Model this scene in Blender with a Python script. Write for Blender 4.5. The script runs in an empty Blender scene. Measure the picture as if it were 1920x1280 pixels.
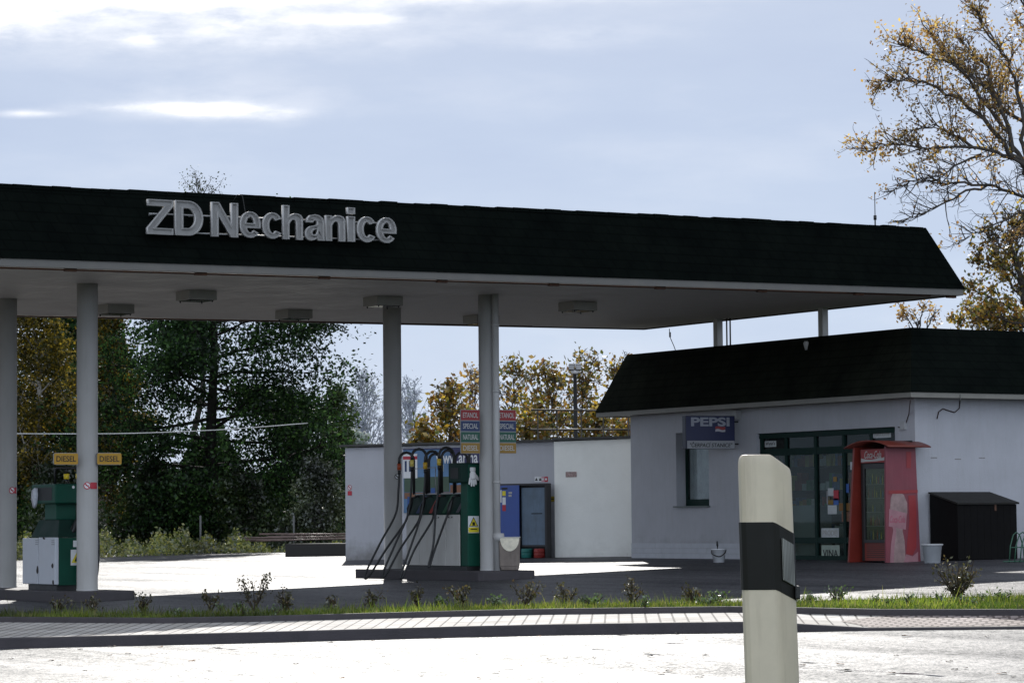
import bpy, bmesh, math, random
import numpy as np
from mathutils import Vector, Matrix

random.seed(7)
rng = np.random.default_rng(7)
sc = bpy.context.scene
col = sc.collection
R = math.radians

# ------------------------------------------------------------------ survey of the place
F, YAW, PIT, ROLL = 5344.0, .561, .063, -.009      # lens and heading of the camera station
CAM = np.array([0, 0, 1.068])
_fw = np.array([math.sin(YAW)*math.cos(PIT), math.cos(YAW)*math.cos(PIT), math.sin(PIT)])
_r0 = np.array([math.cos(YAW), -math.sin(YAW), 0]); _u0 = np.cross(_r0, _fw)
_rt = math.cos(ROLL)*_r0 + math.sin(ROLL)*_u0
_up = -math.sin(ROLL)*_r0 + math.cos(ROLL)*_u0
RH = np.array([math.cos(YAW), -math.sin(YAW), 0])   # across the view
FH = np.array([math.sin(YAW), math.cos(YAW), 0])    # away from the road
SLOPE = .026                                        # the forecourt rises towards the shop
def gz(x): return SLOPE*(min(max(x, 2), 33)-20)
def ray(x, y): return _fw + _rt*(x-960)/F + _up*(640-y)/F
def G(x, y, h=0):                                    # bearing -> point on the sloping ground
    d = ray(x, y)
    t = (h - SLOPE*20 - CAM[2])/(d[2]-SLOPE*d[0])
    p = CAM + d*t
    return p
def onX(x, y, X): d = ray(x, y); return CAM + d*(X/d[0])
def onY(x, y, Y): d = ray(x, y); return CAM + d*(Y/d[1])
def onZ(x, y, Z): d = ray(x, y); return CAM + d*((Z-CAM[2])/d[2])
def far(x, y, D): return CAM + ray(x, y)*D

# ------------------------------------------------------------------ materials
def lin(r, g, b):
    f = lambda c: (c/255/12.92) if c <= 10 else ((c/255+.055)/1.055)**2.4
    return (f(r), f(g), f(b), 1)
class N:
    def __init__(s, m):
        m.use_nodes = True; s.t = m.node_tree; s.n = s.t.nodes; s.l = s.t.links; s.n.clear()
    def a(s, typ, **kw):
        n = s.n.new(typ)
        for k, v in kw.items():
            if k.startswith('i_'):
                key = k[2:].replace('_', ' ')
                n.inputs[key].default_value = v
            else: setattr(n, k, v)
        return n
    def k(s, a, b): s.l.new(a, b)
    def ramp(s, fac, stops):
        r = s.n.new('ShaderNodeValToRGB'); e = r.color_ramp.elements
        while len(e) < len(stops): e.new(.5)
        for i, (p, c) in enumerate(stops):
            e[i].position = p; e[i].color = c if len(c) == 4 else (*c, 1)
        s.k(fac, r.inputs[0]); return r
    def noise(s, scale, detail=4, rough=.55, vec=None, dim='3D'):
        n = s.a('ShaderNodeTexNoise'); n.inputs['Scale'].default_value = scale
        n.inputs['Detail'].default_value = detail; n.inputs['Roughness'].default_value = rough
        if vec is not None: s.k(vec, n.inputs['Vector'])
        return n
    def mix(s, fac, a, b, blend='MIX'):
        m = s.a('ShaderNodeMix', data_type='RGBA', blend_type=blend)
        for sock, v in ((m.inputs[0], fac), (m.inputs[6], a), (m.inputs[7], b)):
            if hasattr(v, 'links') or hasattr(v, 'is_linked'): s.k(v, sock)
            elif isinstance(v, (int, float)): sock.default_value = v
            else: sock.default_value = v if len(v) == 4 else (*v, 1)
        return m.outputs[2]
    def math(s, op, a, b=None, c=None, clamp=False):
        m = s.a('ShaderNodeMath', operation=op, use_clamp=clamp)
        for i, v in enumerate((a, b, c)):
            if v is None: continue
            if isinstance(v, (int, float)): m.inputs[i].default_value = v
            else: s.k(v, m.inputs[i])
        return m.outputs[0]
MATS = {}
def mat(name, c, rough=.6, var=.15, scale=3., dirt=0., dirtc=(.08, .07, .055), bump=0., bscale=60, metal=0., spec=.5, streak=False, coat=0, splash=0):
    if name in MATS: return MATS[name]
    m = bpy.data.materials.new(name); n = N(m)
    tc = n.a('ShaderNodeTexCoord')
    v = tc.outputs['Object']
    ns = n.noise(scale, 6, .6, v)
    lo = tuple(x*(1-var) for x in c[:3]); hi = tuple(min(1, x*(1+var)) for x in c[:3])
    cc = n.ramp(ns.outputs[0], [(.3, lo), (.7, hi)]).outputs[0]
    if dirt:
        mp = n.a('ShaderNodeMapping'); n.k(v, mp.inputs[0])
        mp.inputs['Scale'].default_value = (6, 6, .7) if streak else (1.3, 1.3, 1.3)
        n2 = n.noise(2.2, 8, .7, mp.outputs[0])
        d = n.ramp(n2.outputs[0], [(.48, (0, 0, 0)), (.78, (dirt, dirt, dirt))]).outputs[0]
        cc = n.mix(d, cc, dirtc)
    if splash:
        sz = n.a('ShaderNodeSeparateXYZ'); n.k(v, sz.inputs[0])
        n3 = n.noise(2.6, 7, .7, v)
        hgt = n.math('SUBTRACT', n.math('MULTIPLY_ADD', n3.outputs[0], 1.1, -.12), sz.outputs[2])
        cc = n.mix(n.ramp(hgt, [(.0, (0, 0, 0)), (.5, (splash,)*3)]).outputs[0], cc, (.16, .15, .135))
    b = n.a('ShaderNodeBsdfPrincipled'); n.k(cc, b.inputs['Base Color'])
    r = n.ramp(ns.outputs[0], [(.3, (rough*.85,)*3), (.7, (min(1, rough*1.12),)*3)])
    n.k(r.outputs[0], b.inputs['Roughness'])
    b.inputs['Metallic'].default_value = metal
    b.inputs['Specular IOR Level'].default_value = spec
    b.inputs['Coat Weight'].default_value = coat
    if bump:
        nb = n.noise(bscale, 5, .6, v)
        bp = n.a('ShaderNodeBump'); bp.inputs['Strength'].default_value = bump; bp.inputs['Distance'].default_value = .02
        n.k(nb.outputs[0], bp.inputs['Height']); n.k(bp.outputs[0], b.inputs['Normal'])
    o = n.a('ShaderNodeOutputMaterial'); n.k(b.outputs[0], o.inputs[0])
    MATS[name] = m
    return m
def leafmat(name, stops, trans=.5, gloss=.06):
    if name in MATS: return MATS[name]
    m = bpy.data.materials.new(name); n = N(m)
    g = n.a('ShaderNodeNewGeometry')
    cr = n.ramp(g.outputs['Random Per Island'], [(i/max(1, len(stops)-1), s) for i, s in enumerate(stops)])
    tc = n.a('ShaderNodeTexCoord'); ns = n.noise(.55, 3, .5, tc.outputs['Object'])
    cl = n.ramp(ns.outputs[0], [(.36, (.35, .35, .38)), (.66, (1.8, 1.75, 1.5))])  # sunlit and shaded clumps painted into the leaf colour
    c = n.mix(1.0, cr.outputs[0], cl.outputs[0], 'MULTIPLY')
    d = n.a('ShaderNodeBsdfDiffuse'); t = n.a('ShaderNodeBsdfTranslucent')
    n.k(c, d.inputs[0]); n.k(c, t.inputs[0])
    mx = n.a('ShaderNodeMixShader'); mx.inputs[0].default_value = trans
    n.k(d.outputs[0], mx.inputs[1]); n.k(t.outputs[0], mx.inputs[2])
    gl = n.a('ShaderNodeBsdfGlossy'); gl.inputs['Roughness'].default_value = .35
    m2 = n.a('ShaderNodeMixShader'); m2.inputs[0].default_value = gloss
    n.k(mx.outputs[0], m2.inputs[1]); n.k(gl.outputs[0], m2.inputs[2])
    o = n.a('ShaderNodeOutputMaterial'); n.k(m2.outputs[0], o.inputs[0])
    MATS[name] = m
    return m

def asphalt(name, base, rough, puddle, glare):
    m = bpy.data.materials.new(name); n = N(m)
    tc = n.a('ShaderNodeTexCoord'); v = tc.outputs['Object']
    mp = n.a('ShaderNodeMapping'); n.k(v, mp.inputs[0])
    mp.inputs['Rotation'].default_value = (0, 0, R(48)); mp.inputs['Scale'].default_value = (1.5, .35, 1)
    big = n.noise(.55, 7, .62, mp.outputs[0])
    fine = n.noise(45, 4, .7, v)
    b = n.a('ShaderNodeBsdfPrincipled')
    cc = n.ramp(fine.outputs[0], [(.3, tuple(x*.55 for x in base)), (.72, tuple(x*1.5 for x in base))]).outputs[0]
    patch = n.ramp(big.outputs[0], [(.35, (.7, .7, .7)), (.65, (1.25, 1.22, 1.2))]).outputs[0]
    n.k(n.mix(1., cc, patch, 'MULTIPLY'), b.inputs['Base Color'])
    r1 = n.ramp(big.outputs[0], [(.30, (rough*.93,)*3), (.68, (rough*1.1,)*3)]).outputs[0]
    pn = n.noise(1.1, 8, .72, mp.outputs[0])
    pm = n.ramp(pn.outputs[0], [(puddle, (0, 0, 0)), (puddle+.025, (1, 1, 1))]).outputs[0]
    n.k(n.mix(pm, r1, (.12, .12, .12)), b.inputs['Roughness'])
    b.inputs['IOR'].default_value = 1.5
    g1 = n.ramp(fine.outputs[0], [(.40, (.02,)*3), (.56, (1,)*3)]).outputs[0]
    g4 = n.ramp(n.noise(8, 6, .75, v).outputs[0], [(.40, (.22,)*3), (.54, (1,)*3)]).outputs[0]
    g2 = n.ramp(big.outputs[0], [(.34, (glare[0],)*3), (.62, (glare[1],)*3)]).outputs[0]
    tr = n.a('ShaderNodeMapping'); n.k(v, tr.inputs[0]); tr.inputs['Rotation'].default_value = (0, 0, R(48)); tr.inputs['Scale'].default_value = (.9, .05, 1)
    g3 = n.ramp(n.noise(1.3, 4, .6, tr.outputs[0]).outputs[0], [(.40, (.38,)*3), (.55, (1,)*3)]).outputs[0]
    n.k(n.math('MULTIPLY', n.math('MULTIPLY', n.math('MULTIPLY', g1, g2), g3), g4), b.inputs['Specular IOR Level'])
    bp = n.a('ShaderNodeBump'); bp.inputs['Distance'].default_value = .006
    n.k(n.math('SUBTRACT', .55, pm), bp.inputs['Strength'])
    n.k(fine.outputs[0], bp.inputs['Height']); n.k(bp.outputs[0], b.inputs['Normal'])
    o = n.a('ShaderNodeOutputMaterial'); n.k(b.outputs[0], o.inputs[0])
    return m

def bricks(name, c1, c2, mortar, rot, bw, bh, rough=.6, ms=.012, spec=.5, offset=.5):
    m = bpy.data.materials.new(name); n = N(m)
    tc = n.a('ShaderNodeTexCoord'); mp = n.a('ShaderNodeMapping'); n.k(tc.outputs['Object'], mp.inputs[0])
    mp.inputs['Rotation'].default_value = (0, 0, rot)
    br = n.a('ShaderNodeTexBrick'); n.k(mp.outputs[0], br.inputs['Vector'])
    br.inputs['Color1'].default_value = (*c1, 1); br.inputs['Color2'].default_value = (*c2, 1)
    br.inputs['Mortar'].default_value = (*mortar, 1); br.inputs['Scale'].default_value = 1
    br.offset = offset; br.inputs['Mortar Size'].default_value = ms; br.inputs['Brick Width'].default_value = bw; br.inputs['Row Height'].default_value = bh
    ns = n.noise(1.2, 7, .65, tc.outputs['Object'])
    d = n.ramp(ns.outputs[0], [(.35, (.65, .63, .6)), (.65, (1.1, 1.1, 1.1))]).outputs[0]
    b = n.a('ShaderNodeBsdfPrincipled'); n.k(n.mix(1., br.outputs[0], d, 'MULTIPLY'), b.inputs['Base Color'])
    b.inputs['Roughness'].default_value = rough; b.inputs['Specular IOR Level'].default_value = spec
    bp = n.a('ShaderNodeBump'); bp.inputs['Strength'].default_value = .6; bp.inputs['Distance'].default_value = .01; bp.invert = True
    n.k(br.outputs['Fac'], bp.inputs['Height']); n.k(bp.outputs[0], b.inputs['Normal'])
    o = n.a('ShaderNodeOutputMaterial'); n.k(b.outputs[0], o.inputs[0])
    return m

def shingle(name, c, tint):
    m = bpy.data.materials.new(name); n = N(m)
    tc = n.a('ShaderNodeTexCoord'); g = n.a('ShaderNodeNewGeometry')
    sx = n.a('ShaderNodeSeparateXYZ'); n.k(tc.outputs['Object'], sx.inputs[0])
    cx = n.a('ShaderNodeCombineXYZ'); n.k(n.math('ADD', sx.outputs[0], sx.outputs[1]), cx.inputs[0]); n.k(sx.outputs[2], cx.inputs[1])
    br = n.a('ShaderNodeTexBrick'); n.k(cx.outputs[0], br.inputs['Vector'])
    br.inputs['Color1'].default_value = (*c, 1); br.inputs['Color2'].default_value = (*tint, 1)
    br.inputs['Mortar'].default_value = (c[0]*.75, c[1]*.75, c[2]*.75, 1)
    br.inputs['Mortar Size'].default_value = .012; br.inputs['Brick Width'].default_value = .3; br.inputs['Row Height'].default_value = .145; br.inputs['Scale'].default_value = 1
    ns = n.noise(1.6, 6, .65, tc.outputs['Object'])
    d = n.ramp(ns.outputs[0], [(.3, (.6, .65, .68)), (.72, (1.35, 1.42, 1.3))]).outputs[0]
    fz = n.noise(90, 3, .7, tc.outputs['Object'])
    b = n.a('ShaderNodeBsdfPrincipled'); n.k(n.mix(1., br.outputs[0], d, 'MULTIPLY'), b.inputs['Base Color'])
    b.inputs['Roughness'].default_value = .95; b.inputs['Specular IOR Level'].default_value = .02
    bp = n.a('ShaderNodeBump'); bp.inputs['Strength'].default_value = .35; bp.inputs['Distance'].default_value = .006
    n.k(n.math('SUBTRACT', fz.outputs[0], br.outputs['Fac']), bp.inputs['Height']); n.k(bp.outputs[0], b.inputs['Normal'])
    o = n.a('ShaderNodeOutputMaterial'); n.k(b.outputs[0], o.inputs[0])
    return m

def glassmat(name, tint, fac=.75, rough=.02):
    m = bpy.data.materials.new(name); n = N(m)
    t = n.a('ShaderNodeBsdfTransparent'); t.inputs[0].default_value = (*tint, 1)
    g = n.a('ShaderNodeBsdfGlossy'); g.inputs['Roughness'].default_value = rough
    tc = n.a('ShaderNodeTexCoord'); ns = n.noise(4, 6, .7, tc.outputs['Object'])
    fr = n.a('ShaderNodeFresnel'); fr.inputs[0].default_value = 1.18
    mx = n.a('ShaderNodeMixShader')
    n.k(fr.outputs[0], mx.inputs[0]); n.k(t.outputs[0], mx.inputs[1]); n.k(g.outputs[0], mx.inputs[2])
    d = n.a('ShaderNodeBsdfDiffuse'); d.inputs[0].default_value = (.35, .36, .37, 1)
    m2 = n.a('ShaderNodeMixShader'); n.k(n.ramp(ns.outputs[0], [(.4, (.004,)*3), (.75, ((1-fac)*.35,)*3)]).outputs[0], m2.inputs[0])
    n.k(mx.outputs[0], m2.inputs[1]); n.k(d.outputs[0], m2.inputs[2])
    o = n.a('ShaderNodeOutputMaterial'); n.k(m2.outputs[0], o.inputs[0])
    return m

# ------------------------------------------------------------------ mesh collecting
class MB:
    def __init__(s): s.v = []; s.f = []; s.sm = []
    def add(s, vs, fs, smooth=False):
        o = len(s.v); s.v += [tuple(map(float, p)) for p in vs]
        s.f += [tuple(i+o for i in f) for f in fs]; s.sm += [smooth]*len(fs)
        return s
    def hexa(s, p):   # 8 points: bottom 4 ccw, top 4
        return s.add(p, [(3, 2, 1, 0), (4, 5, 6, 7), (0, 1, 5, 4), (1, 2, 6, 5), (2, 3, 7, 6), (3, 0, 4, 7)])
    def box(s, x0, x1, y0, y1, z0, z1):
        return s.hexa([(x0, y0, z0), (x1, y0, z0), (x1, y1, z0), (x0, y1, z0), (x0, y0, z1), (x1, y0, z1), (x1, y1, z1), (x0, y1, z1)])
    def prism(s, poly, a0, a1, axis='z'):   # extrude a 2d polygon
        n = len(poly)
        def P(q, a):
            return {'z': (q[0], q[1], a), 'y': (q[0], a, q[1]), 'x': (a, q[0], q[1])}[axis]
        vs = [P(q, a0) for q in poly]+[P(q, a1) for q in poly]
        fs = [tuple(range(n))[::-1], tuple(range(n, 2*n))]+[(i, (i+1) % n, n+(i+1) % n, n+i) for i in range(n)]
        return s.add(vs, fs)
    def tube(s, pts, rad, n=8, cap=True):
        pts = [Vector(p) for p in pts]
        if not hasattr(rad, '__len__'): rad = [rad]*len(pts)
        vs = []; fs = []
        d0 = (pts[1]-pts[0]).normalized()
        a = d0.orthogonal().normalized()
        for i, p in enumerate(pts):
            if i == 0: d = pts[1]-pts[0]
            elif i == len(pts)-1: d = pts[-1]-pts[-2]
            else: d = pts[i+1]-pts[i-1]
            d.normalize()
            a = (a - d*a.dot(d))
            a = a.normalized() if a.length > 1e-5 else d.orthogonal().normalized()
            b = d.cross(a)
            for k in range(n):
                t = 2*math.pi*k/n
                vs.append(p + (a*math.cos(t)+b*math.sin(t))*rad[i])
        m = len(pts)
        for i in range(m-1):
            for k in range(n):
                fs.append((i*n+k, i*n+(k+1) % n, (i+1)*n+(k+1) % n, (i+1)*n+k))
        s.add(vs, fs, True)
        if cap:
            o = len(s.v)-m*n
            s.f += [tuple(o+k for k in range(n))[::-1], tuple(o+(m-1)*n+k for k in range(n))]; s.sm += [False, False]
        return s
    def lathe(s, prof, c=(0, 0, 0), n=20):   # prof: (r, z)
        vs = []; fs = []
        for r, z in prof:
            for k in range(n):
                t = 2*math.pi*k/n; vs.append((c[0]+r*math.cos(t), c[1]+r*math.sin(t), c[2]+z))
        for i in range(len(prof)-1):
            for k in range(n):
                fs.append((i*n+k, i*n+(k+1) % n, (i+1)*n+(k+1) % n, (i+1)*n+k))
        s.add(vs, fs, True)
        o = len(s.v)-len(prof)*n
        if prof[0][0] > 1e-4: s.f.append(tuple(o+k for k in range(n))[::-1]); s.sm.append(False)
        if prof[-1][0] > 1e-4: s.f.append(tuple(o+(len(prof)-1)*n+k for k in range(n))); s.sm.append(False)
        return s
    def build(s, name, m, parent=None, loc=None, rotz=None, bevel=0):
        me = bpy.data.meshes.new(name); me.from_pydata(s.v, [], s.f)
        me.polygons.foreach_set('use_smooth', s.sm); me.update()
        return link(name, me, m, parent, loc, rotz, bevel)
def link(name, me, m, parent=None, loc=None, rotz=None, bevel=0):
    o = bpy.data.objects.new(name, me); col.objects.link(o)
    if m is not None: me.materials.append(m)
    if parent is not None: o.parent = parent
    if loc is not None: o.location = tuple(map(float, loc))
    if rotz is not None: o.rotation_euler.z = rotz
    if bevel:
        b = o.modifiers.new('bevel', 'BEVEL'); b.width = bevel; b.segments = 2; b.limit_method = 'ANGLE'
    return o
def fast_mesh(name, verts, faces_n, m, parent=None, loc=None, smooth=False):
    """verts (N,k,3): N separate polygons of k corners"""
    N_, k = verts.shape[:2]
    me = bpy.data.meshes.new(name)
    me.vertices.add(N_*k); me.vertices.foreach_set('co', verts.reshape(-1).astype(np.float32))
    me.loops.add(N_*k); me.loops.foreach_set('vertex_index', np.arange(N_*k, dtype=np.int32))
    me.polygons.add(N_); me.polygons.foreach_set('loop_start', np.arange(0, N_*k, k, dtype=np.int32))
    me.update(calc_edges=True)
    return link(name, me, m, parent, loc)
def tag(o, label=None, cat=None, group=None, kind=None):
    if label: o['label'] = label
    if cat: o['category'] = cat
    if group: o['group'] = group
    if kind: o['kind'] = kind
    return o
def thing(name, label, cat, loc=(0, 0, 0), rotz=0, group=None):
    o = bpy.data.objects.new(name, None); col.objects.link(o); o.empty_display_size = .2
    o.location = tuple(map(float, loc)); o.rotation_euler.z = rotz
    return tag(o, label, cat, group)
def children(o): return [c for c in bpy.data.objects if c.parent == o]
def copy_tree(o, parent=None):
    c = o.copy(); col.objects.link(c); c.parent = parent
    for ch in children(o): copy_tree(ch, c)
    return c
def text_mesh(s, bold=0., extrude=.002, shear=0., space=1.):
    cu = bpy.data.curves.new('lettering', 'FONT'); cu.body = s; cu.offset = bold; cu.extrude = extrude; cu.shear = shear
    cu.space_character = space; cu.resolution_u = 4
    ob = bpy.data.objects.new('lettering', cu); col.objects.link(ob)
    dg = bpy.context.evaluated_depsgraph_get(); me = bpy.data.meshes.new_from_object(ob.evaluated_get(dg))
    bpy.data.objects.remove(ob); bpy.data.curves.remove(cu)
    return me
def fit_text(me, w, h=None):
    """scale to width w, height h (keeps ratio if None), origin at centre; drawn in x/y"""
    co = np.empty(len(me.vertices)*3, np.float32); me.vertices.foreach_get('co', co); co = co.reshape(-1, 3)
    lo, hi = co.min(0), co.max(0)
    sx = w/(hi[0]-lo[0]); sy = sx if h is None else h/(hi[1]-lo[1])
    co[:, 0] = (co[:, 0]-(lo[0]+hi[0])/2)*sx; co[:, 1] = (co[:, 1]-(lo[1]+hi[1])/2)*sy
    me.vertices.foreach_set('co', co.reshape(-1)); me.update()
def letter(parent, s, m, at, w, h=None, face='-y', bold=0., shear=0., name='lettering'):
    """flat lettering standing on a face of its parent"""
    me = text_mesh(s, bold, .001, shear); fit_text(me, w, h)
    o = link(name, me, m, parent, at)
    if face == '-y': o.rotation_euler = (R(90), 0, 0)
    elif face == '-x': o.rotation_euler = (R(90), 0, R(-90))
    return o
def hill(*p): return tuple(p)

# ------------------------------------------------------------------ palette
M_col = mat('painted_column', (.42, .41, .395), .55, .05, 2, .35, (.30, .28, .24), streak=True)
M_soff = mat('soffit_boards', (.54, .515, .485), .6, .06, 1.5, .25, (.33, .30, .27))
M_fasc = mat('fascia_paint', (.125, .12, .11), .55, .08, 2, .4, (.2, .18, .15))
M_shing = shingle('green_shingle', (.0036, .0048, .0044), (.0040, .0052, .0047))
M_shing2 = shingle('brown_shingle', (.0125, .0135, .0105), (.0138, .0145, .0112))
M_conc = mat('concrete', (.17, .16, .15), .8, .25, 3, .5, (.06, .055, .05), bump=.4)
M_kerb = mat('kerb_concrete', (.05, .043, .047), .7, .3, 3, .5, (.03, .028, .025), bump=.4)
M_white = mat('white_render', (.60, .61, .64), .8, .05, 1.2, .30, (.30, .29, .29), bump=.25, bscale=35, streak=True)
M_shopw = mat('shop_render', (.42, .42, .445), .8, .07, 1.5, .38, (.33, .32, .31), bump=.3, bscale=40, splash=.5, streak=True)
M_boxw = mat('box_render', (.47, .47, .50), .8, .06, 1.0, .22, (.33, .32, .33), bump=.25, bscale=35, streak=True, splash=.75)
M_cream_sunlit = mat('sunlit_cream_render', (.97, .96, .90), .8, .03, 1.2, .15, (.6, .58, .5), bump=.2, bscale=35, splash=.18)  # sunlight on the right bay is put into this paler colour
M_green = mat('green_enamel', (.004, .062, .038), .55, .15, 4, .3, (.01, .02, .016), spec=.25)
M_dgreen = mat('dark_green_enamel', (.005, .026, .019), .65, .2, 4, spec=.2)
M_fgreen = mat('green_frame', (.004, .022, .017), .6, .15, 4, spec=.2)
M_wpan = mat('white_panel', (.47, .46, .43), .45, .06, 3, .35, (.30, .26, .2), streak=True)
M_bpan = mat('bluewhite_panel', (.49, .51, .55), .45, .06, 3, .2, (.3, .28, .25))
M_black = mat('black_rubber', (.012, .012, .012), .5, .2, 8)
M_dark = mat('dark_metal', (.016, .016, .016), .6, .2, 6, spec=.25)
M_steel = mat('grey_steel', (.30, .30, .30), .45, .15, 6, metal=.4)
M_rust = mat('rust', (.10, .045, .025), .8, .4, 9)
M_red = mat('sign_red', (.25, .010, .013), .5, .06, 3)
M_blue = mat('sign_blue', (.009, .028, .095), .5, .06, 3)
M_sgreen = mat('sign_green', (.006, .075, .045), .5, .06, 3)
M_ochre = mat('sign_ochre', (.26, .145, .016), .5, .06, 3)
M_yel = mat('sign_yellow', (.44, .235, .01), .5, .06, 3)
M_ink = mat('black_ink', (.008, .008, .008), .6, .1)
M_paper = mat('white_sticker', (.72, .72, .72), .6, .04)
M_pale = mat('pale_lettering', (.40, .39, .37), .6, .04)
M_greyink = mat('grey_lettering', (.38, .36, .33), .6, .04)
M_stick = mat('sticker_red', (.45, .03, .05), .6, .08)
M_ystick = mat('sticker_yellow', (.75, .62, .03), .6, .06)
M_barkd = mat('dark_bark', (.016, .014, .012), .95, .35, 8, bump=.6, bscale=25, spec=.1)
M_bark = mat('bark', (.055, .046, .038), .9, .35, 8, bump=.6, bscale=25)
M_barkg = mat('grey_bark', (.10, .10, .105), .9, .25, 6)
M_birch = mat('birch_bark', (.25, .23, .20), .85, .5, 9)

# ------------------------------------------------------------------ ground, road, pavement
def ext(poly, a, b):   # lengthen both ends
    p0, p1 = np.array(poly[0]), np.array(poly[1]); q0, q1 = np.array(poly[-1]), np.array(poly[-2])
    return [p0+(p0-p1)/np.linalg.norm(p0-p1)*a]+[np.array(p) for p in poly]+[q0+(q0-q1)/np.linalg.norm(q0-q1)*b]
def dense(poly, step=1.5):
    out = []
    for a, b in zip(poly[:-1], poly[1:]):
        k = max(1, int(np.linalg.norm(b-a)/step))
        for i in range(k): out.append(a+(b-a)*i/k)
    out.append(poly[-1]); return out
H_ROAD, H_WALK, H_BED = -.07, .04, .10
kb = ext([G(x, y, H_ROAD)[:2] for x, y in ((0, 1215), (480, 1204), (960, 1190.5), (1390, 1185), (1500, 1184.5), (1620, 1182), (1920, 1179))], 45, 45)
k2 = ext([G(x, y, H_BED)[:2] for x, y in ((0, 1156), (320, 1158), (480, 1155), (960, 1142), (1390, 1136.5), (1500, 1138.5), (1600, 1142), (1920, 1142))], 45, 45)
ge = ext([G(x, y, H_BED)[:2] for x, y in ((0, 1149), (320, 1149), (480, 1145), (960, 1132), (1390, 1126), (1500, 1124), (1700, 1119), (1920, 1113))], 45, 45)
def resample(poly, n=90):
    poly = np.array(poly); s = np.r_[0, np.cumsum(np.linalg.norm(np.diff(poly, axis=0), axis=1))]
    t = np.linspace(0, s[-1], n); return np.c_[np.interp(t, s, poly[:, 0]), np.interp(t, s, poly[:, 1])]
def strip(name, A, B, ha, hb, m, kind='structure', zf=None):
    mb = MB(); n = len(A)
    vs = [(p[0], p[1], gz(p[0])+ha) for p in A]+[(p[0], p[1], gz(p[0])+hb) for p in B]
    mb.add(vs, [(i, i+1, n+i+1, n+i) for i in range(n-1)])
    o = mb.build(name, m); tag(o, kind=kind); return o
kb_, k2_, ge_ = resample(kb), resample(k2), resample(ge)
def offset(P, d):   # positive: away from the camera side
    T = np.gradient(P, axis=0); T /= np.linalg.norm(T, axis=1)[:, None]
    Nn = np.c_[-T[:, 1], T[:, 0]]
    if (Nn@np.array([.7, .7])).mean() < 0: Nn = -Nn
    return P+Nn*d
M_road = asphalt('road_asphalt', (.050, .052, .058), .50, .615, (.45, 1.))
M_fore = asphalt('forecourt_asphalt', (.054, .054, .060), .50, .70, (.22, .80))
M_soil = mat('field_soil', (.045, .05, .022), .95, .4, .4, .5, (.035, .028, .016))
M_grassg = mat('verge_turf', (.05, .085, .014), 1., .35, 2, .4, (.05, .045, .02), spec=0)
# far ground reaching to the horizon
mb = MB(); xs = [-900, -200, 2, 33, 60, 200, 1500]; ys = [-300, 0, 15, 40, 80, 200, 500, 1800]
for x in xs:
    for y in ys: mb.v.append((x, y, gz(x)-.32))
for i in range(len(xs)-1):
    for j in range(len(ys)-1):
        a = i*len(ys)+j; mb.f.append((a, a+len(ys), a+len(ys)+1, a+1)); mb.sm.append(False)
tag(mb.build('ground', M_soil), kind='structure')
def nearline(d):
    a, b = kb_[0], kb_[-1]; q = np.linspace(0, 1, 90)[:, None]; L0 = a+(b-a)*q; nn = np.array([-(b-a)[1], (b-a)[0]])/np.linalg.norm(b-a)
    if nn@np.array([.7, .7]) < 0: nn = -nn
    return L0-nn*d
road_near = nearline(13.)
strip('road', road_near, kb_, H_ROAD, H_ROAD, M_road)
verge_mid = nearline(16.)
strip('grass_verge', nearline(60.), verge_mid, .2, .2, M_grassg)
strip('verge_slope', verge_mid, road_near, .2, H_ROAD, M_grassg)
# kerb heights: full at the left, dropped at the right where cars cross
def kh(P):
    out = []
    for p in P:
        d = p@np.array([RH[0], RH[1]])
        a = G(1500, 1184, H_ROAD)[:2]@np.array([RH[0], RH[1]]); b = G(1630, 1182, H_ROAD)[:2]@np.array([RH[0], RH[1]])
        t = min(1, max(0, (d-a)/(b-a))); out.append(H_WALK*(1-t)+(H_ROAD+.025)*t)
    return out
def kerbline(name, A, hs_bot, hs_top, w, m):
    B = offset(A, w); n = len(A); vs = []
    for p, q, b, t in zip(A, B, hs_bot, hs_top):
        z = gz(p[0]); vs += [(p[0], p[1], z+b), (p[0], p[1], z+t-.012), (p[0]+(q[0]-p[0])*.12, p[1]+(q[1]-p[1])*.12, z+t), (q[0], q[1], z+t), (q[0], q[1], z+b)]
    mb = MB(); mb.add(vs, [(i*5+j, i*5+j+1, i*5+5+j+1, i*5+5+j) for i in range(n-1) for j in range(4)])
    o = mb.build(name, m); tag(o, kind='structure'); return B
top = kh(kb_)
kbB = kerbline('road_kerb', kb_, [H_ROAD-.05]*len(kb_), [t+.004 for t in top], .14, M_kerb)
k2f = offset(k2_, -.09)
d_k = G(960, 1190, H_ROAD)[:2]-G(480, 1204, H_ROAD)[:2]
M_pave = bricks('pavement_blocks', (.50, .475, .45), (.56, .53, .50), (.09, .08, .075), -math.atan2(d_k[1], d_k[0]), .15, .45, .75, .011, spec=.22, offset=0)
n = len(kbB)
vs = [(p[0], p[1], gz(p[0])+h) for p, h in zip(kbB, top)]+[(p[0], p[1], gz(p[0])+H_WALK) for p in k2f]
o = MB().add(vs, [(i, i+1, n+i+1, n+i) for i in range(n-1)]).build('pavement', M_pave); tag(o, kind='structure')
kerbline('garden_kerb', k2f, [H_WALK-.06]*n, [H_BED+.008]*n, .09, M_kerb)
strip('planting_bed', k2_, ge_, H_BED-.012, H_BED-.012, M_grassg)
strip('bed_edge', ge_, offset(ge_, .10), H_BED-.012, -.03, M_grassg)
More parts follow.
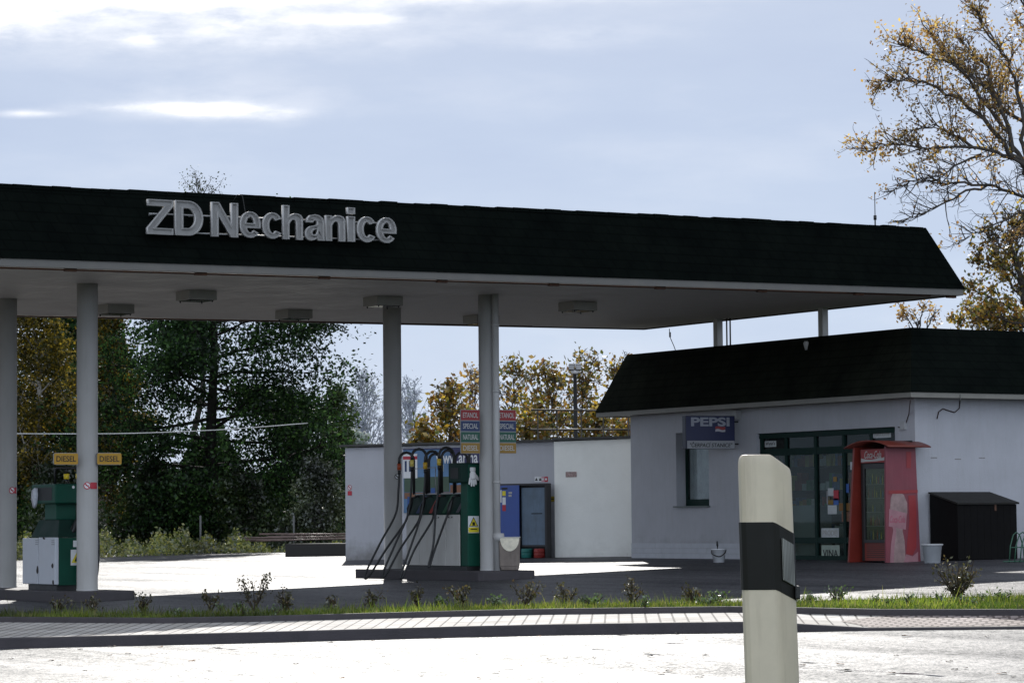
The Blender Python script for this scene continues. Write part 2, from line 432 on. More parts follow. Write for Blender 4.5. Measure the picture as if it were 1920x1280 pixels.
# reddish tactile blocks at the dropped kerb
M_tact = bricks('tactile_blocks', (.40, .33, .31), (.44, .37, .345), (.15, .12, .11), -math.atan2(d_k[1], d_k[0]), .1, .1, .75, .014, spec=.22)
t0, t1 = G(1600, 1165, H_WALK)@RH, G(2600, 1165, H_WALK)@RH
sel = [i for i in range(n) if t0 < np.r_[kbB[i], 0]@RH < t1]
vs = []
for i in sel:
    a = np.r_[kbB[i], gz(kbB[i][0])+top[i]+.004]; b = np.r_[k2f[i], gz(k2f[i][0])+H_WALK+.004]; f_ = min(1, .25+(np.r_[kbB[i], 0]@RH-t0)/1.2); vs += [tuple(a), tuple(a+(b-a)*f_*.97)]
o = MB().add(vs, [(2*i, 2*i+2, 2*i+3, 2*i+1) for i in range(len(sel)-1)]).build('tactile_paving', M_tact); tag(o, kind='structure')
# forecourt
fe = [G(x, y)[:2] for x, y in ((-260, 1050), (0, 1045), (190, 1041), (390, 1035), (530, 1034))]
fB = np.array([[fe[0][0]*(1-t)+60*t, (fe[1][1]+2)*(1-t)+40*t] for t in np.linspace(0, 1, 90)])
ts = np.r_[np.linspace(0, .3, 40)[:-1], np.linspace(.3, 1, 40)]; vs = []
for i in range(90):
    for t in ts: p = ge_[i]*(1-t)+fB[i]*t; vs.append((p[0], p[1], gz(p[0])))
k = len(ts)
o = MB().add(vs, [(i*k+q, (i+1)*k+q, (i+1)*k+q+1, i*k+q+1) for i in range(89) for q in range(k-1)]).build('forecourt', M_fore); tag(o, kind='structure')

# ------------------------------------------------------------------ canopy
HS = 4.75; KC = .011
Yf, Yb, Xc, Xl = 37.43, 47.1, 32.74, 6.0
Ht, TI = 1.2, .44
def cz(x): return HS+KC*(x-20)
can = thing('station_canopy', 'long flat filling station canopy with dark shingled edge on white round columns', 'canopy', (20, 40, 0))
def L(x, y, z): return (x-20, y-40, z)
mb = MB()   # shingled skirt, a thin folded shell
def ring(i, dz, out=0): return [L(Xl+i-out, Yf+i-out, cz(Xl+i)+dz), L(Xc-i+out, Yf+i-out, cz(Xc-i)+dz), L(Xc-i+out, Yb-i+out, cz(Xc-i)+dz), L(Xl+i-out, Yb-i+out, cz(Xl+i)+dz)]
FB = .11
lo, hi, inn = ring(-.03, FB), ring(TI, Ht), ring(TI+.1, Ht-.03)
mb.add(lo+hi+inn, [(k, (k+1) % 4, 4+(k+1) % 4, 4+k) for k in range(4)]+[(4+k, 4+(k+1) % 4, 8+(k+1) % 4, 8+k) for k in range(4)])
mb.build('mansard_roof', M_shing, can)
# row of shingle tabs along the ridge gives the edge its ragged line
mb = MB(); x = Xl+TI
while x < Xc-TI-.2:
    w = .3; h = random.uniform(.004, .022)
    mb.hexa([L(x, Yf+TI-.035, cz(x)+Ht-.05), L(x+w-.01, Yf+TI-.035, cz(x)+Ht-.05), L(x+w-.01, Yf+TI+.08, cz(x)+Ht-.05), L(x, Yf+TI+.08, cz(x)+Ht-.05),
             L(x, Yf+TI-.012, cz(x)+Ht+h), L(x+w-.01, Yf+TI-.012, cz(x)+Ht+h), L(x+w-.01, Yf+TI+.08, cz(x)+Ht+h), L(x, Yf+TI+.08, cz(x)+Ht+h)]); x += w
mb.build('ridge_shingles', M_shing, can)
mb = MB(); mb.add(ring(TI+.102, Ht-.04), [(0, 1, 2, 3)]); mb.build('roof_deck', M_dark, can)
mb = MB(); a, b = ring(0, 0), ring(0, FB)
a2, b2 = ring(.06, 0), ring(.06, FB)
mb.add(a+b+a2+b2, [(k, (k+1) % 4, 4+(k+1) % 4, 4+k) for k in range(4)]+[(8+k, 8+(k+1) % 4, (k+1) % 4, k) for k in range(4)]+[(4+k, 4+(k+1) % 4, 12+(k+1) % 4, 12+k) for k in range(4)])
mb.build('fascia_band', M_fasc, can)
mb = MB(); w = .30; y = Yf+.062     # soffit boards with open joints, running along the canopy
while y < Yb-.1:
    y1 = min(y+w-.012, Yb-.062)
    mb.hexa([L(Xl+.07, y, cz(Xl)+.02), L(Xc-.07, y, cz(Xc)+.02), L(Xc-.07, y1, cz(Xc)+.02), L(Xl+.07, y1, cz(Xl)+.02),
             L(Xl+.07, y, cz(Xl)+.05), L(Xc-.07, y, cz(Xc)+.05), L(Xc-.07, y1, cz(Xc)+.05), L(Xl+.07, y1, cz(Xl)+.05)]); y += w
mb.build('soffit', M_soff, can)
mb = MB()
mb.tube([L(Xl+.3, Yf+.16, cz(Xl)-.012), L(Xc-.6, Yf+.16, cz(Xc)-.012)], .014, 6)
for i in range(13):
    x = Xl+2+i*2.05; mb.box(*[q for q in (x-20-.09, x-20+.09)], Yf+.125-40, Yf+.195-40, cz(x)-.035, cz(x)+.012)
mb.tube([L(Xl+.3, Yb-.2, cz(Xl)-.012), L(Xc-2.8, Yb-.2, cz(Xc)-.012)], .014, 6)
mb.build('conduit', M_rust, can)
for X in (17.61, 24.795):
    for Y in (40.21, 43.42):
        z0 = gz(X)+.14
        c = MB().lathe([(.165, z0-.02), (.165, z0+.03), (.16, z0+.032), (.16, cz(X)+.02)], L(X, Y, 0), 28).build('column', M_col, can)
X, Y = 24.795, 40.21; z0 = gz(X)+.14    # rainwater pipe clipped to the near right column
dx, dy = .012, -.214
mb = MB().tube([L(X+dx, Y+dy, z0), L(X+dx, Y+dy, cz(X)+.02)], .058, 14)
for z in (z0+.55, z0+1.45, z0+2.95, z0+4.05): mb.lathe([(.066, z-.02), (.066, z+.02)], L(X+dx, Y+dy, 0), 14)
mb.lathe([(.0, .48), (.085, .485), (.095, .55), (.085, .61), (0, .615)], L(X+dx+.02, Y+dy-.02, z0), 14)
mb.build('downpipe', M_col, can)
for px, py in ((1346, 606), (1543, 583)):
    p = onX(px, py, Xc-.3); mb = MB(); mb.box(p[0]-20-.065, p[0]-20+.065, p[1]-40-.065, p[1]-40+.065, 4.3, cz(p[0])+.02); mb.build('roof_post', M_col, can)
p = onX(1366, 606, Xc-.3); mb = MB()
for d in (-.05, .06): mb.tube([L(p[0], p[1]+d, 4.3), L(p[0], p[1]+d, cz(p[0])+.02)], .016, 6)
mb.build('cable_duct', M_dark, can)
p = onX(1255, 621, Xc-.1)
mb = MB().tube([L(p[0], p[1], p[2]+.05), L(p[0]-.02, p[1]-.05, p[2]-.12), L(p[0], p[1]-.15, p[2]-.3), L(p[0]+.05, p[1]-.2, p[2]-.5)], .008, 5); mb.lathe([(.02, -.1), (.02, 0)], L(p[0]-.02, p[1]-.05, p[2]-.02), 6); mb.build('loose_cable', M_black, can)

# ceiling lights
lights = [(368, 541, 'in the front row above the big dark tree'), (718, 552, 'in front of the column behind the hoses'), (1083, 562, 'rightmost of them all'),
          (216, 567, 'beside the column with DIESEL plates'), (551, 577, 'in the rear row above the dark tree crown'), (902, 587, 'half hidden by the column with the downpipe')]
M_lamp = mat('lamp_box', (.30, .285, .26), .5, .1, 5)
lamp0 = None
for i, (px, py, wh) in enumerate(lights):
    p = onZ(px, py+5, cz(20)+.02); p = onZ(px, py+5, cz(p[0])+.02)
    if lamp0 is None:
        lamp0 = thing('ceiling_light', 'x', 'ceiling light', p)
        mb = MB(); mb.box(-.245, .245, -.245, .245, -.15, 0); mb.build('housing', M_lamp, lamp0, bevel=.006)
        mb = MB(); mb.box(-.21, .21, -.21, .21, -.158, -.151); mb.build('diffuser', glassmat('lamp_glass', (.5, .5, .5), .5, .1), lamp0)
        for sx in (-.19, .19):
            for sy in (-.19, .19): MB().lathe([(.012, -.18), (.012, -.15)], (sx, sy, 0), 6).build('clip', M_dark, lamp0)
        t = lamp0
    else:
        t = copy_tree(lamp0); t.location = tuple(map(float, p))
    tag(t, 'grey box light under the canopy, '+wh, 'ceiling light', 'box lights under the canopy')

# ------------------------------------------------------------------ canopy lettering
sgn = thing('roof_sign', 'big weathered white letters reading ZD Nechanice on the dark canopy edge', 'sign', (20, 37, 5))
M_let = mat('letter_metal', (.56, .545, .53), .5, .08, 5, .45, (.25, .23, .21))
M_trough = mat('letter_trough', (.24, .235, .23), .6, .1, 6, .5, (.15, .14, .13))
YS = Yf-.02
pl, pr = onY(272, 438, YS), onY(741, 452, YS); pt = onY(285, 377, YS); pb = onY(285, 439, YS)
tw = pr[0]-pl[0]; th = pt[2]-pb[2]
def arc(cx, cy, rx, ry, a0, a1, k=18): return [(cx+rx*math.cos(R(a0+(a1-a0)*q/k)), cy+ry*math.sin(R(a0+(a1-a0)*q/k))) for q in range(k+1)]
def glyph_e(w=38, h=44, t=11):    # lower case e: bowl with open jaw, counter above the bar
    rx, ry = w/2, h/2; ix, iy = rx-t, ry-t*.78; cx, cy = w/2, h/2
    bt, bb = cy+2.5, cy-5.5
    a_in = math.degrees(math.asin(max(-1, min(1, (bb-cy)/iy)))); a_o = math.degrees(math.asin((bb-cy)/ry))
    out = arc(cx, cy, rx, ry, a_o, 322)+arc(cx, cy, ix, iy, 318, 180-a_in)
    a_t = math.degrees(math.asin((bt-cy)/iy)); hole = arc(cx, cy, ix, iy, a_t, 180-a_t)
    return [out, hole]
def gc_(w=37, h=44, t=11.5):
    rx, ry = w/2, h/2; cx, cy = w/2, h/2
    return [arc(cx, cy, rx, ry, 33, 327)+arc(cx, cy, rx-t, ry-t*.8, 318, 42)]
def gn_(h, w=37, t=11.5):
    return [[(0, 0), (0, h), (t, h), (t, 39)]+[(16, 42), (21, 44), (26, 44), (33, 42), (37, 37), (w, 30)]+[(w, 0), (w-t, 0), (w-t, 28), (w-t-1.5, 32), (w-t-4, 33.5), (17, 33), (14, 30), (t, 26), (t, 0)]]
GL = [(275, [[(1, 57), (46, 57), (46, 47), (15, 10.5), (46, 10.5), (46, 0), (0, 0), (0, 10), (31, 46.5), (1, 46.5)]]),
      (325, [[(0, 0), (0, 57), (24, 57)]+arc(24, 28.5, 26, 28.5, 80, -80, 18)+[(24, 0)], [(14, 12), (22, 12)]+arc(22, 28.5, 14, 16.5, -75, 75, 14)+[(22, 45), (14, 45)]]),
      (391, [[(0, 0), (0, 57), (13, 57), (36, 21), (36, 57), (48, 57), (48, 0), (35.5, 0), (12, 36), (12, 0)]]),
      (443, glyph_e()), (485, gc_()), (523, gn_(57)),
      (565, [[(24, 0), (37, 0), (36, 5), (36, 31), (33, 38), (26, 42.5), (18, 44), (9, 42), (4, 37), (2, 30), (14, 30), (16, 33), (19, 34), (22, 33), (23, 30), (23, 27), (18, 25.5), (9, 23.5), (3, 19), (0, 13), (1, 6), (5, 1), (11, -.8), (17, .5), (23, 4)], [(23, 19.5), (16.5, 17.5), (13.5, 15), (12.8, 12), (14.5, 9.5), (18, 9.3), (21.5, 11), (23, 15)]]),
      (604, gn_(43)), (646, [[(0, 0), (0, 43), (14, 43), (14, 0)], [(0, 47), (0, 58), (14, 58), (14, 47)]]), (665, gc_()), (703, glyph_e())]
U = tw/468; base_c = (pl+pr)/2
for px, polys in GL:
    cu = bpy.data.curves.new('letter', 'CURVE'); cu.dimensions = '2D'; cu.fill_mode = 'BOTH'; cu.extrude = .034
    for poly in polys:
        sp = cu.splines.new('POLY'); sp.points.add(len(poly)-1); sp.use_cyclic_u = True
        for q, (x, y) in zip(sp.points, poly): q.co = (x*U, y*U, 0, 1)
    ob = bpy.data.objects.new('letter', cu); col.objects.link(ob)
    me = bpy.data.meshes.new_from_object(ob.evaluated_get(bpy.context.evaluated_depsgraph_get()))
    bpy.data.objects.remove(ob); bpy.data.curves.remove(cu)
    b2 = bmesh.new(); b2.from_mesh(me); bmesh.ops.remove_doubles(b2, verts=b2.verts, dist=1e-5)
    x0 = pl[0]+(px-272)*U; z0 = pb[2]+KC*(x0-pb[0])
    for v in b2.verts:
        x, y, z = v.co; v.co = (x0-20+x, YS-37-z, z0-5+y)
    b2.normal_update(); bmesh.ops.recalc_face_normals(b2, faces=b2.faces)
    fr = [f for f in b2.faces if f.normal.y < -.9]
    bmesh.ops.inset_region(b2, faces=fr, thickness=.016, depth=0, use_even_offset=True)
    b2.normal_update()
    ex = bmesh.ops.extrude_face_region(b2, geom=fr)
    bmesh.ops.translate(b2, verts=[g for g in ex['geom'] if isinstance(g, bmesh.types.BMVert)], vec=(0, .04, 0))
    bmesh.ops.delete(b2, geom=[f for f in fr if f.is_valid], context='FACES_ONLY'); b2.normal_update()
    m_ = bpy.data.meshes.new('letter'); b2.to_mesh(m_); b2.free(); bpy.data.meshes.remove(me)
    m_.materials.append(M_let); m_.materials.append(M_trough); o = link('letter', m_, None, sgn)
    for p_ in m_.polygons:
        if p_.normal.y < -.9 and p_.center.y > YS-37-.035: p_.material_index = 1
zc = (pt[2]+pb[2])/2+KC*(base_c[0]-pt[0])
mb = MB()
for dz in (-.30, .12):
    zz = zc-5+th*(-.40 if dz < 0 else .14)
    mb.tube([(pl[0]-20+.1, YS-37+.085, zz-KC*tw/2), (pr[0]-20, YS-37+.085, zz+KC*tw/2)], .012, 6)
    for i in range(7):
        x = pl[0]-20+.2+i*(tw-.3)/6; mb.tube([(x, YS-37+.085, zz+KC*(x+20-base_c[0])), (x, YS-37+.42, zz+KC*(x+20-base_c[0])+.0)], .01, 5)
mb.build('rail', M_steel, sgn)
p = onY(445, 384, Yf+.3); q = onY(460, 398, Yf+.1)
mb = MB().tube([(p[0]-20-.05, p[1]-37+.2, p[2]-5-.05), (p[0]-20, p[1]-37, p[2]-5+.15), (p[0]-20+.06, p[1]-37-.05, p[2]-5+.13), (q[0]-20, q[1]-37-.05, q[2]-5-.15)], .006, 5); mb.build('wire', M_black, sgn)

# antenna on the canopy roof
p = onY(1641, 424, 39.5); a = thing('antenna', 'thin whip antenna standing on the right end of the canopy roof', 'antenna', (p[0], p[1], cz(p[0])+Ht-.05))
MB().tube([(0, 0, 0), (0, 0, .35)], .014, 6).build('mast', M_dark, a); MB().tube([(0, 0, .35), (0, 0, .43)], .028, 8).build('coil', M_black, a)
MB().tube([(0, 0, .43), (0, 0, .85)], .008, 5).build('whip', M_dark, a)

# ------------------------------------------------------------------ pump islands
def island(X, label):
    z = gz(X); mb = MB(); w = .55; c = .25
    poly = [(-w, -1.85), (-w+c, -2.15+.05), (w-.05, -2.1), (w, -1.95), (w, 2.0), (w-.1, 2.15), (-w+.1, 2.15), (-w, 2.0)]
    poly = [(-w, -2.05), (-w+.06, -2.12), (w-.06, -2.12), (w, -2.05), (w, 2.05), (w-.06, 2.12), (-w+.06, 2.12), (-w, 2.05)]
    mb.prism(poly, -.05, .14); o = mb.build('pump_island', M_kerb, None, (X, 41.75, z), bevel=.012)
    return tag(o, label, 'pump island')
island(17.61, 'raised concrete pump island under the single diesel pump at the left')
island(24.795, 'raised dark concrete pump island carrying the multi hose pump and two columns')

# ------------------------------------------------------------------ multi hose pump
def hose_pts(a, b, mid, n=14):
    """smooth hanging hose through control points"""
    P = [np.array(q, float) for q in [a]+mid+[b]]
    P = [2*P[0]-P[1]]+P+[2*P[-1]-P[-2]]; out = []
    for i in range(1, len(P)-2):
        for t in np.linspace(0, 1, n//2, endpoint=False):
            p0, p1, p2, p3 = P[i-1:i+3]
            out.append(.5*((2*p1)+(-p0+p2)*t+(2*p0-5*p1+4*p2-p3)*t*t+(-p0+3*p1-3*p2+p3)*t**3))
    out.append(P[-2]); return out
def nozzle(parent, x, y, z, m, s=-1):
    mb = MB()
    mb.tube([(x, y, z+.10), (x+s*.03, y, z+.02), (x+s*.07, y, z-.10), (x+s*.10, y, z-.2)], [.018, .032, .036, .024], 8)
    mb.tube([(x, y, z+.10), (x-s*.10, y, z+.13), (x-s*.17, y, z+.08)], [.017, .014, .012], 7)
    mb.tube([(x+s*.06, y, z+.02), (x+s*.11, y, z-.07), (x+s*.10, y, z-.16)], .009, 5)
    return mb.build('nozzle', m, parent)
X = 24.795; zi = gz(X)+.14
pump = thing('fuel_pump', 'large green and white fuel pump with many arched black hoses', 'fuel pump', (X, 41.45, zi))
MB().box(-.29, .29, -.98, .99, 0, .07).build('plinth', M_black, pump)
MB().box(-.27, .27, -.76, .97, .07, .93).build('cabinet', M_dgreen, pump)
for i in range(4):
    y1 = .985-i*.44; y0 = y1-.43
    for s in (-1, 1):
        mb = MB(); mb.box(*sorted((s*.275, s*.305)), y0, y1, .075, .925); mb.build('panel', M_wpan, pump, bevel=.008)
for i in (2, 3):
    y = .985-i*.44
    for k in range(3): MB().box(-.3085, -.3052, y-.12-k*.05, y-.09-k*.05, .87, .875+.02*(k != 1)).build('vent_slot', M_ink, pump)
mb = MB(); mb.prism([(-.30, .93), (.30, .93), (.13, 1.27), (-.13, 1.27)], -.78, .98, 'y'); mb.build('nozzle_housing', M_dgreen, pump)
mb = MB(); mb.box(-.15, .15, -.78, .98, 1.272, 1.295); mb.build('ledge', M_steel, pump)
for i, (c, nm) in enumerate(((M_blue, 'b'), (mat('label_red', (.24, .02, .015), .5), 'r'), (mat('label_green', (.01, .07, .03), .5), 'g'), (mat('label_grey', (.06, .06, .07), .5), 'k'))):
    y = .72-i*.44   # slanted coloured strip on the sloping face
    f = lambda yy, t: (-.303+t*.17-.002, yy, .935+t*.34)
    MB().add([f(y-.10+.06, .06), f(y-.10-.04, .06), f(y-.02-.18, .94), f(y-.02-.08, .94)], [(0, 1, 2, 3)]).build('grade_label', c, pump)
# tall green tower and head
MB().box(-.28, .28, -1.0, -.785, .07, 1.46).build('tower', M_green, pump, bevel=.012)
hd = MB().box(-.42, .30, -1.02, -.62, 1.45, 1.78).build('head', M_dgreen, pump, bevel=.02)
MB().box(-.27, .29, -1.026, -1.0205, 1.48, 1.75).build('head_front', M_green, pump)
mb = MB(); mb.box(-.4235, -.4205, -.95, -.70, 1.52, 1.70); mb.build('display', mat('display_dark', (.012, .014, .014), .5, .1, 3, spec=.25), pump)
st = MB().box(-.27, -.06, -1.0035, -1.0012, .62, .90).build('warning_sticker', M_paper, pump)
y = -1.0045
MB().add([(-.255, y, .73), (-.075, y, .73), (-.165, y, .885)], [(0, 1, 2)]).build('warning_triangle', M_ink, st)
MB().add([(-.235, y-.001, .74), (-.095, y-.001, .74), (-.165, y-.001, .865)], [(0, 1, 2)]).build('warning_triangle', M_ystick, st)
MB().box(-.19, -.14, y-.0025, y-.0015, .745, .80).build('warning_mark', M_ink, st)
MB().box(-.265, -.065, y-.001, y, .63, .715).build('sticker_text_block', M_ystick, st)
MB().box(-.23, -.10, y-.0025, y-.0015, .675, .69).build('sticker_text_line', M_ink, st)
MB().box(.15, .27, -1.003, -1.001, .98, 1.15).build('payment_plate', M_steel, pump)
# masts
cols = [lin(150, 60, 20), lin(225, 225, 200), lin(200, 180, 90), lin(220, 220, 200), lin(190, 150, 40), lin(225, 215, 150), lin(200, 170, 60), lin(235, 215, 80)]
mk = 0
for i, y in enumerate((.98, .55, .10, -.36)):
    for s in (-1, 1):
        hgt = 2.0+.05*(i % 2)-(0 if s < 0 else .02); xm = s*.15; xo = s*(.44 if s < 0 else .40)
        pts = [(xm, y, 1.28), (xm, y, hgt-.14)]+[((xm+xo)/2-(xo-xm)/2*math.cos(t), y, hgt-.14+.14*math.sin(t)) for t in np.linspace(.3, math.pi-.3, 7)]+[(xo, y, hgt-.14), (xo, y, hgt-.2)]
        MB().tube(pts, .024, 8).build('hose_mast', M_black, pump)
        cm = mat('coupling_%d' % mk, cols[mk][:3], .4, .05); mk += 1
        cp = MB().tube([(xo, y, hgt-.30), (xo, y, hgt-.19)], .036, 10).build('coupling', cm, pump)
        MB().tube([(xo, y, hgt-.37), (xo, y, hgt-.305)], .028, 8).build('coupling_collar', M_black, cp)
        # hose
        nx, ny, nz = s*.27, y-.16, 1.12
        if s < 0:
            out = (.52, .50, .48, .20)[i]; low = (-.10, -.08, -.09, .08)[i]; dy = (.30, .16, .02, .03)[i]
            mid = [(xo-.02, y, 1.35), (xo-.06, y+.03, .95), (xo-out*.55, y+dy*.6, .45), (xo-out*.98, y+dy, low+.03), (xo-out*.9, y+dy*.8, low), (xo-out*.45, y+dy*.2, .35), (nx-.16, ny+.02, .78)]
        else:
            out = .3; mid = [(xo+.01, y, 1.4), (xo+.05, y, 1.0), (xo+out, y+.05, .4), (xo+out*.8, y, .12), (xo+.1, ny, .5)]
        MB().tube(hose_pts((xo, y, hgt-.36), (nx+s*.10, ny, nz-.19), mid), .019, 7).build('hose', M_black, pump)
        nozzle(pump, nx, ny, nz, M_black, s)
mb = MB().tube([(-.15, 1.0, 1.28), (-.15, 1.0, 1.72), (-.15, .25, 1.73), (-.15, .25, 1.3)], .008, 5); mb.build('frame_rail', M_steel, pump)

# work glove hung on the pump head: palm, four fingers, thumb
def glove(name, label, loc, rotz, m, flop=0.):
    bm = bmesh.new(); skin = bm.verts.layers.skin.new() if False else None
    mb = MB()
    mb.lathe([(.046, .10), (.050, .095), (.050, .04), (.046, .03)], (0, 0, 0), 14)   # cuff
    def flat(pts, rs):
        n0 = len(mb.v); mb.tube(pts, rs, 10)
        for i in range(n0, len(mb.v)):
            v = mb.v[i]; mb.v[i] = (v[0], v[1]*.6, v[2])
    for i in range(len(mb.v)):
        v = mb.v[i]; mb.v[i] = (v[0], v[1]*.5, v[2])
    flat([(0, 0, .04), (0, -.004, -.01), (.002, -.006, -.06), (.002, -.004, -.10)], [.046, .058, .060, .044])
    fing = [(-.044, -.090, -.066, -.175), (-.014, -.10, -.024, -.205), (.016, -.10, .018, -.205), (.042, -.092, .056, -.18)]
    for x0, z0, x1, z1 in fing:
        flat([(x0, 0, z0+.04), (x0*.6+x1*.4, -.006+flop, (z0+z1)/2+.01), (x1, -.008+flop, z1+.012), (x1, -.008, z1)], [.018, .019, .017, .008])
    flat([(.035, 0, -.01), (.075, -.008, -.05), (.092, -.01, -.10), (.094, -.01, -.112)], [.024, .021, .018, .007])
    o = mb.build(name, m, None, loc, rotz)
    sm = o.modifiers.new('smooth', 'SUBSURF'); sm.levels = 1; sm.render_levels = 1
    return tag(o, label, 'glove')
M_glove = mat('glove_cotton', (.70, .69, .67), .95, .1, 30, bump=.4, bscale=120)
gl = glove('work_glove', 'white cotton glove hanging on the green head of the multi hose pump', (X-.20, 41.45-1.045, zi+1.60), 0, M_glove)
gl.scale = (1.12, 1, 1.05)

# concrete litter bin on the island
bx, by = 25.03, 39.97; bz = gz(bx)+.14
bin_ = thing('litter_bin', 'stained concrete litter bin with pale rounded front panel beside the downpipe column', 'litter bin', (bx, by, bz), R(-31))
bin_.scale = (.95, .95, 1)
mb = MB(); mb.hexa([(-.15, -.15, 0), (.15, -.15, 0), (.15, .15, 0), (-.15, .15, 0), (-.17, -.17, .06), (.17, -.17, .06), (.17, .17, .06), (-.17, .17, .06)])
mb.hexa([(-.17, -.17, .061), (.17, -.17, .061), (.17, .17, .061), (-.17, .17, .061), (-.185, -.185, .53), (.185, -.185, .53), (.185, .185, .53), (-.185, .185, .53)])
mb.build('body', mat('bin_concrete', (.20, .165, .14), .9, .25, 5, .6, (.06, .05, .045), streak=True), bin_, bevel=.01)
pts = [(-.165, .528)]+[(-.165*math.cos(t), .52-.21*math.sin(t)) for t in np.linspace(0, math.pi, 16)]+[(.165, .528)]
MB().prism(pts, -.196, -.186, 'y').build('front_panel', mat('bin_panel', (.72, .66, .52), .85, .2, 14, .4, (.3, .25, .18)), bin_)
MB().box(-.19, .19, -.20, .19, .532, .545).build('rim', M_wpan, bin_)

# ------------------------------------------------------------------ diesel pump at the left
X2 = 17.61; z2 = gz(X2)+.14
dp = thing('fuel_pump', 'smaller green and white fuel pump with chipped panels between the left columns', 'fuel pump', (X2, 41.3, z2))
MB().box(-.27, .30, -.56, .56, 0, .08).build('plinth', M_black, dp)
MB().box(-.26, .29, -.60, .60, .081, .80).build('cabinet', M_green, dp)
mb = MB(); mb.box(-.33, -.262, .04, .66, .09, .80); mb.build('panel', M_bpan, dp, bevel=.012)
mb = MB(); mb.box(-.33, -.262, -.62, .02, .09, .81); mb.build('panel', M_bpan, dp, bevel=.012)
mb = MB(); mb.box(.30, .36, -.62, .60, .09, .80); mb.build('panel', M_bpan, dp, bevel=.012)
for (y, z, w, h) in ((.06, .30, .05, .07), (-.53, .38, .05, .04), (-.56, .13, .055, .05), (-.20, .795, .06, .02)):
    k = 9; pts = [(y+w*math.cos(t)*random.uniform(.6, 1.15), z+h*math.sin(t)*random.uniform(.6, 1.15)) for t in np.linspace(0, 2*math.pi, k, endpoint=False)]
    MB().add([(-.3315, a, b) for a, b in pts], [tuple(range(k))]).build('chipped_paint', mat('chip_dark', (.03, .022, .02), .9, .4, 20), dp)
for z in np.linspace(.15, .75, 8):
    k = 8; pts = [(.325+.028*math.cos(t)*random.uniform(.5, 1.2), z+.04*math.sin(t)*random.uniform(.5, 1.3)) for t in np.linspace(0, 2*math.pi, k, endpoint=False)]
    if random.random() < .75: MB().add([(a, -.6215, b) for a, b in pts], [tuple(range(k))]).build('chipped_paint', MATS['chip_dark'], dp)
for yy in (.08, -.55):
    for k in range(3): MB().box(-.3322, -.3302, yy-.06, yy+.06, .70+k*.03, .706+k*.03).build('vent_slot', M_ink, dp)
mb = MB(); b0 = [(-.25, -.57, .805), (.28, -.57, .805), (.28, .52, .805), (-.25, .52, .805)]; t0 = [(-.17, -.42, 1.08), (.22, -.42, 1.08), (.22, .38, 1.08), (-.17, .38, 1.08)]
mb.hexa(b0+t0); mb.build('nozzle_housing', M_dgreen, dp, bevel=.01)
MB().box(-.15, .18, -.25, .20, 1.081, 1.42).build('neck', M_green, dp, bevel=.01)
MB().box(-.24, .28, -.42, .52, 1.33, 1.63).build('head', M_green, dp, bevel=.02)
MB().box(-.2435, -.2405, -.30, .40, 1.38, 1.58).build('display', MATS['display_dark'], dp)
o = MB().lathe([(0, 0), (.022, 0), (.022, .002)], (0, 0, 0), 12).build('round_seal', M_paper, dp, (.06, -.4225, 1.58)); o.rotation_euler = (R(90), 0, 0)
o = MB().add([(-.05, -.6035, .42), (.13, -.6035, .42), (.04, -.6035, .58)], [(0, 1, 2)]).build('warning_triangle', M_ystick, dp)
MB().add([(-.06, -.6025, .38), (.14, -.6025, .38), (.14, -.6025, .62), (-.06, -.6025, .62)], [(0, 1, 2, 3)]).build('warning_sticker', M_paper, dp)
MB().add([(.0, -.6045, .44), (.08, -.6045, .44), (.04, -.6045, .53)], [(0, 1, 2)]).build('warning_triangle', M_ink, dp)
MB().box(-.02, .12, -.6045, -.6022, .66, .76).build('rating_plate', M_paper, dp)
mb = MB().tube([(-.02, .10, 1.63), (-.02, .10, 1.86), (.0, .08, 1.88), (.25, -.12, 1.88), (.27, -.14, 1.86), (.27, -.14, 1.82)], .022, 8); mb.build('hose_mast', M_black, dp)
mb = MB().tube([(.12, -.02, 1.88), (.12, -.02, 1.79)], .018, 8); mb.build('hose_mast', M_black, dp)
for q, e in (((.12, -.02), 0), ((.27, -.14), 1)):
    MB().tube([(q[0], q[1], 1.71), (q[0], q[1], 1.79)], .045, 10).build('coupling', mat('coupling_yellow', (.75, .55, .03), .4), dp)
    if e: pts = hose_pts((q[0], q[1], 1.71), (.30, -.5, 1.0), [(.31, -.34, 1.35), (.36, -.66, .9), (.34, -.72, .35), (.29, -.70, .12), (.27, -.67, .5)])
    else: pts = hose_pts((q[0], q[1], 1.71), (.12, -.55, .98), [(.16, -.46, 1.3), (.2, -.62, .95), (.12, -.72, .4), (.06, -.70, .12), (.05, -.66, .45)])
    MB().tube(pts, .018, 7).build('hose', M_black, dp)
nozzle(dp, .10, -.50, 1.02, M_black, -1); nozzle(dp, .30, -.46, 1.04, M_steel, 1)
# rag on its head
mb = MB(); pts = [(0, .06, .10), (0, -.05, .14), (.0, -.07, .02), (0, -.03, -.10), (0, .02, -.18), (0, .08, -.15), (0, .09, -.03)]
k = len(pts); fr = [(random.uniform(-.03, 0)-.03, y, z) for _, y, z in pts]; bk = [(0, y*.9, z*.95) for _, y, z in pts]
mb.add(fr+bk+[(-.06, .01, 0)], [(i, (i+1) % k, 2*k) for i in range(k)]+[(i, k+i, k+(i+1) % k, (i+1) % k) for i in range(k)], True)
o = mb.build('wiping_rag', mat('rag_cloth', (.55, .56, .6), .95, .2, 15), None, (X2-.245, 41.3+.30, z2+1.44)); tag(o, 'crumpled pale cloth hanging on the head of the left diesel pump', 'cloth')

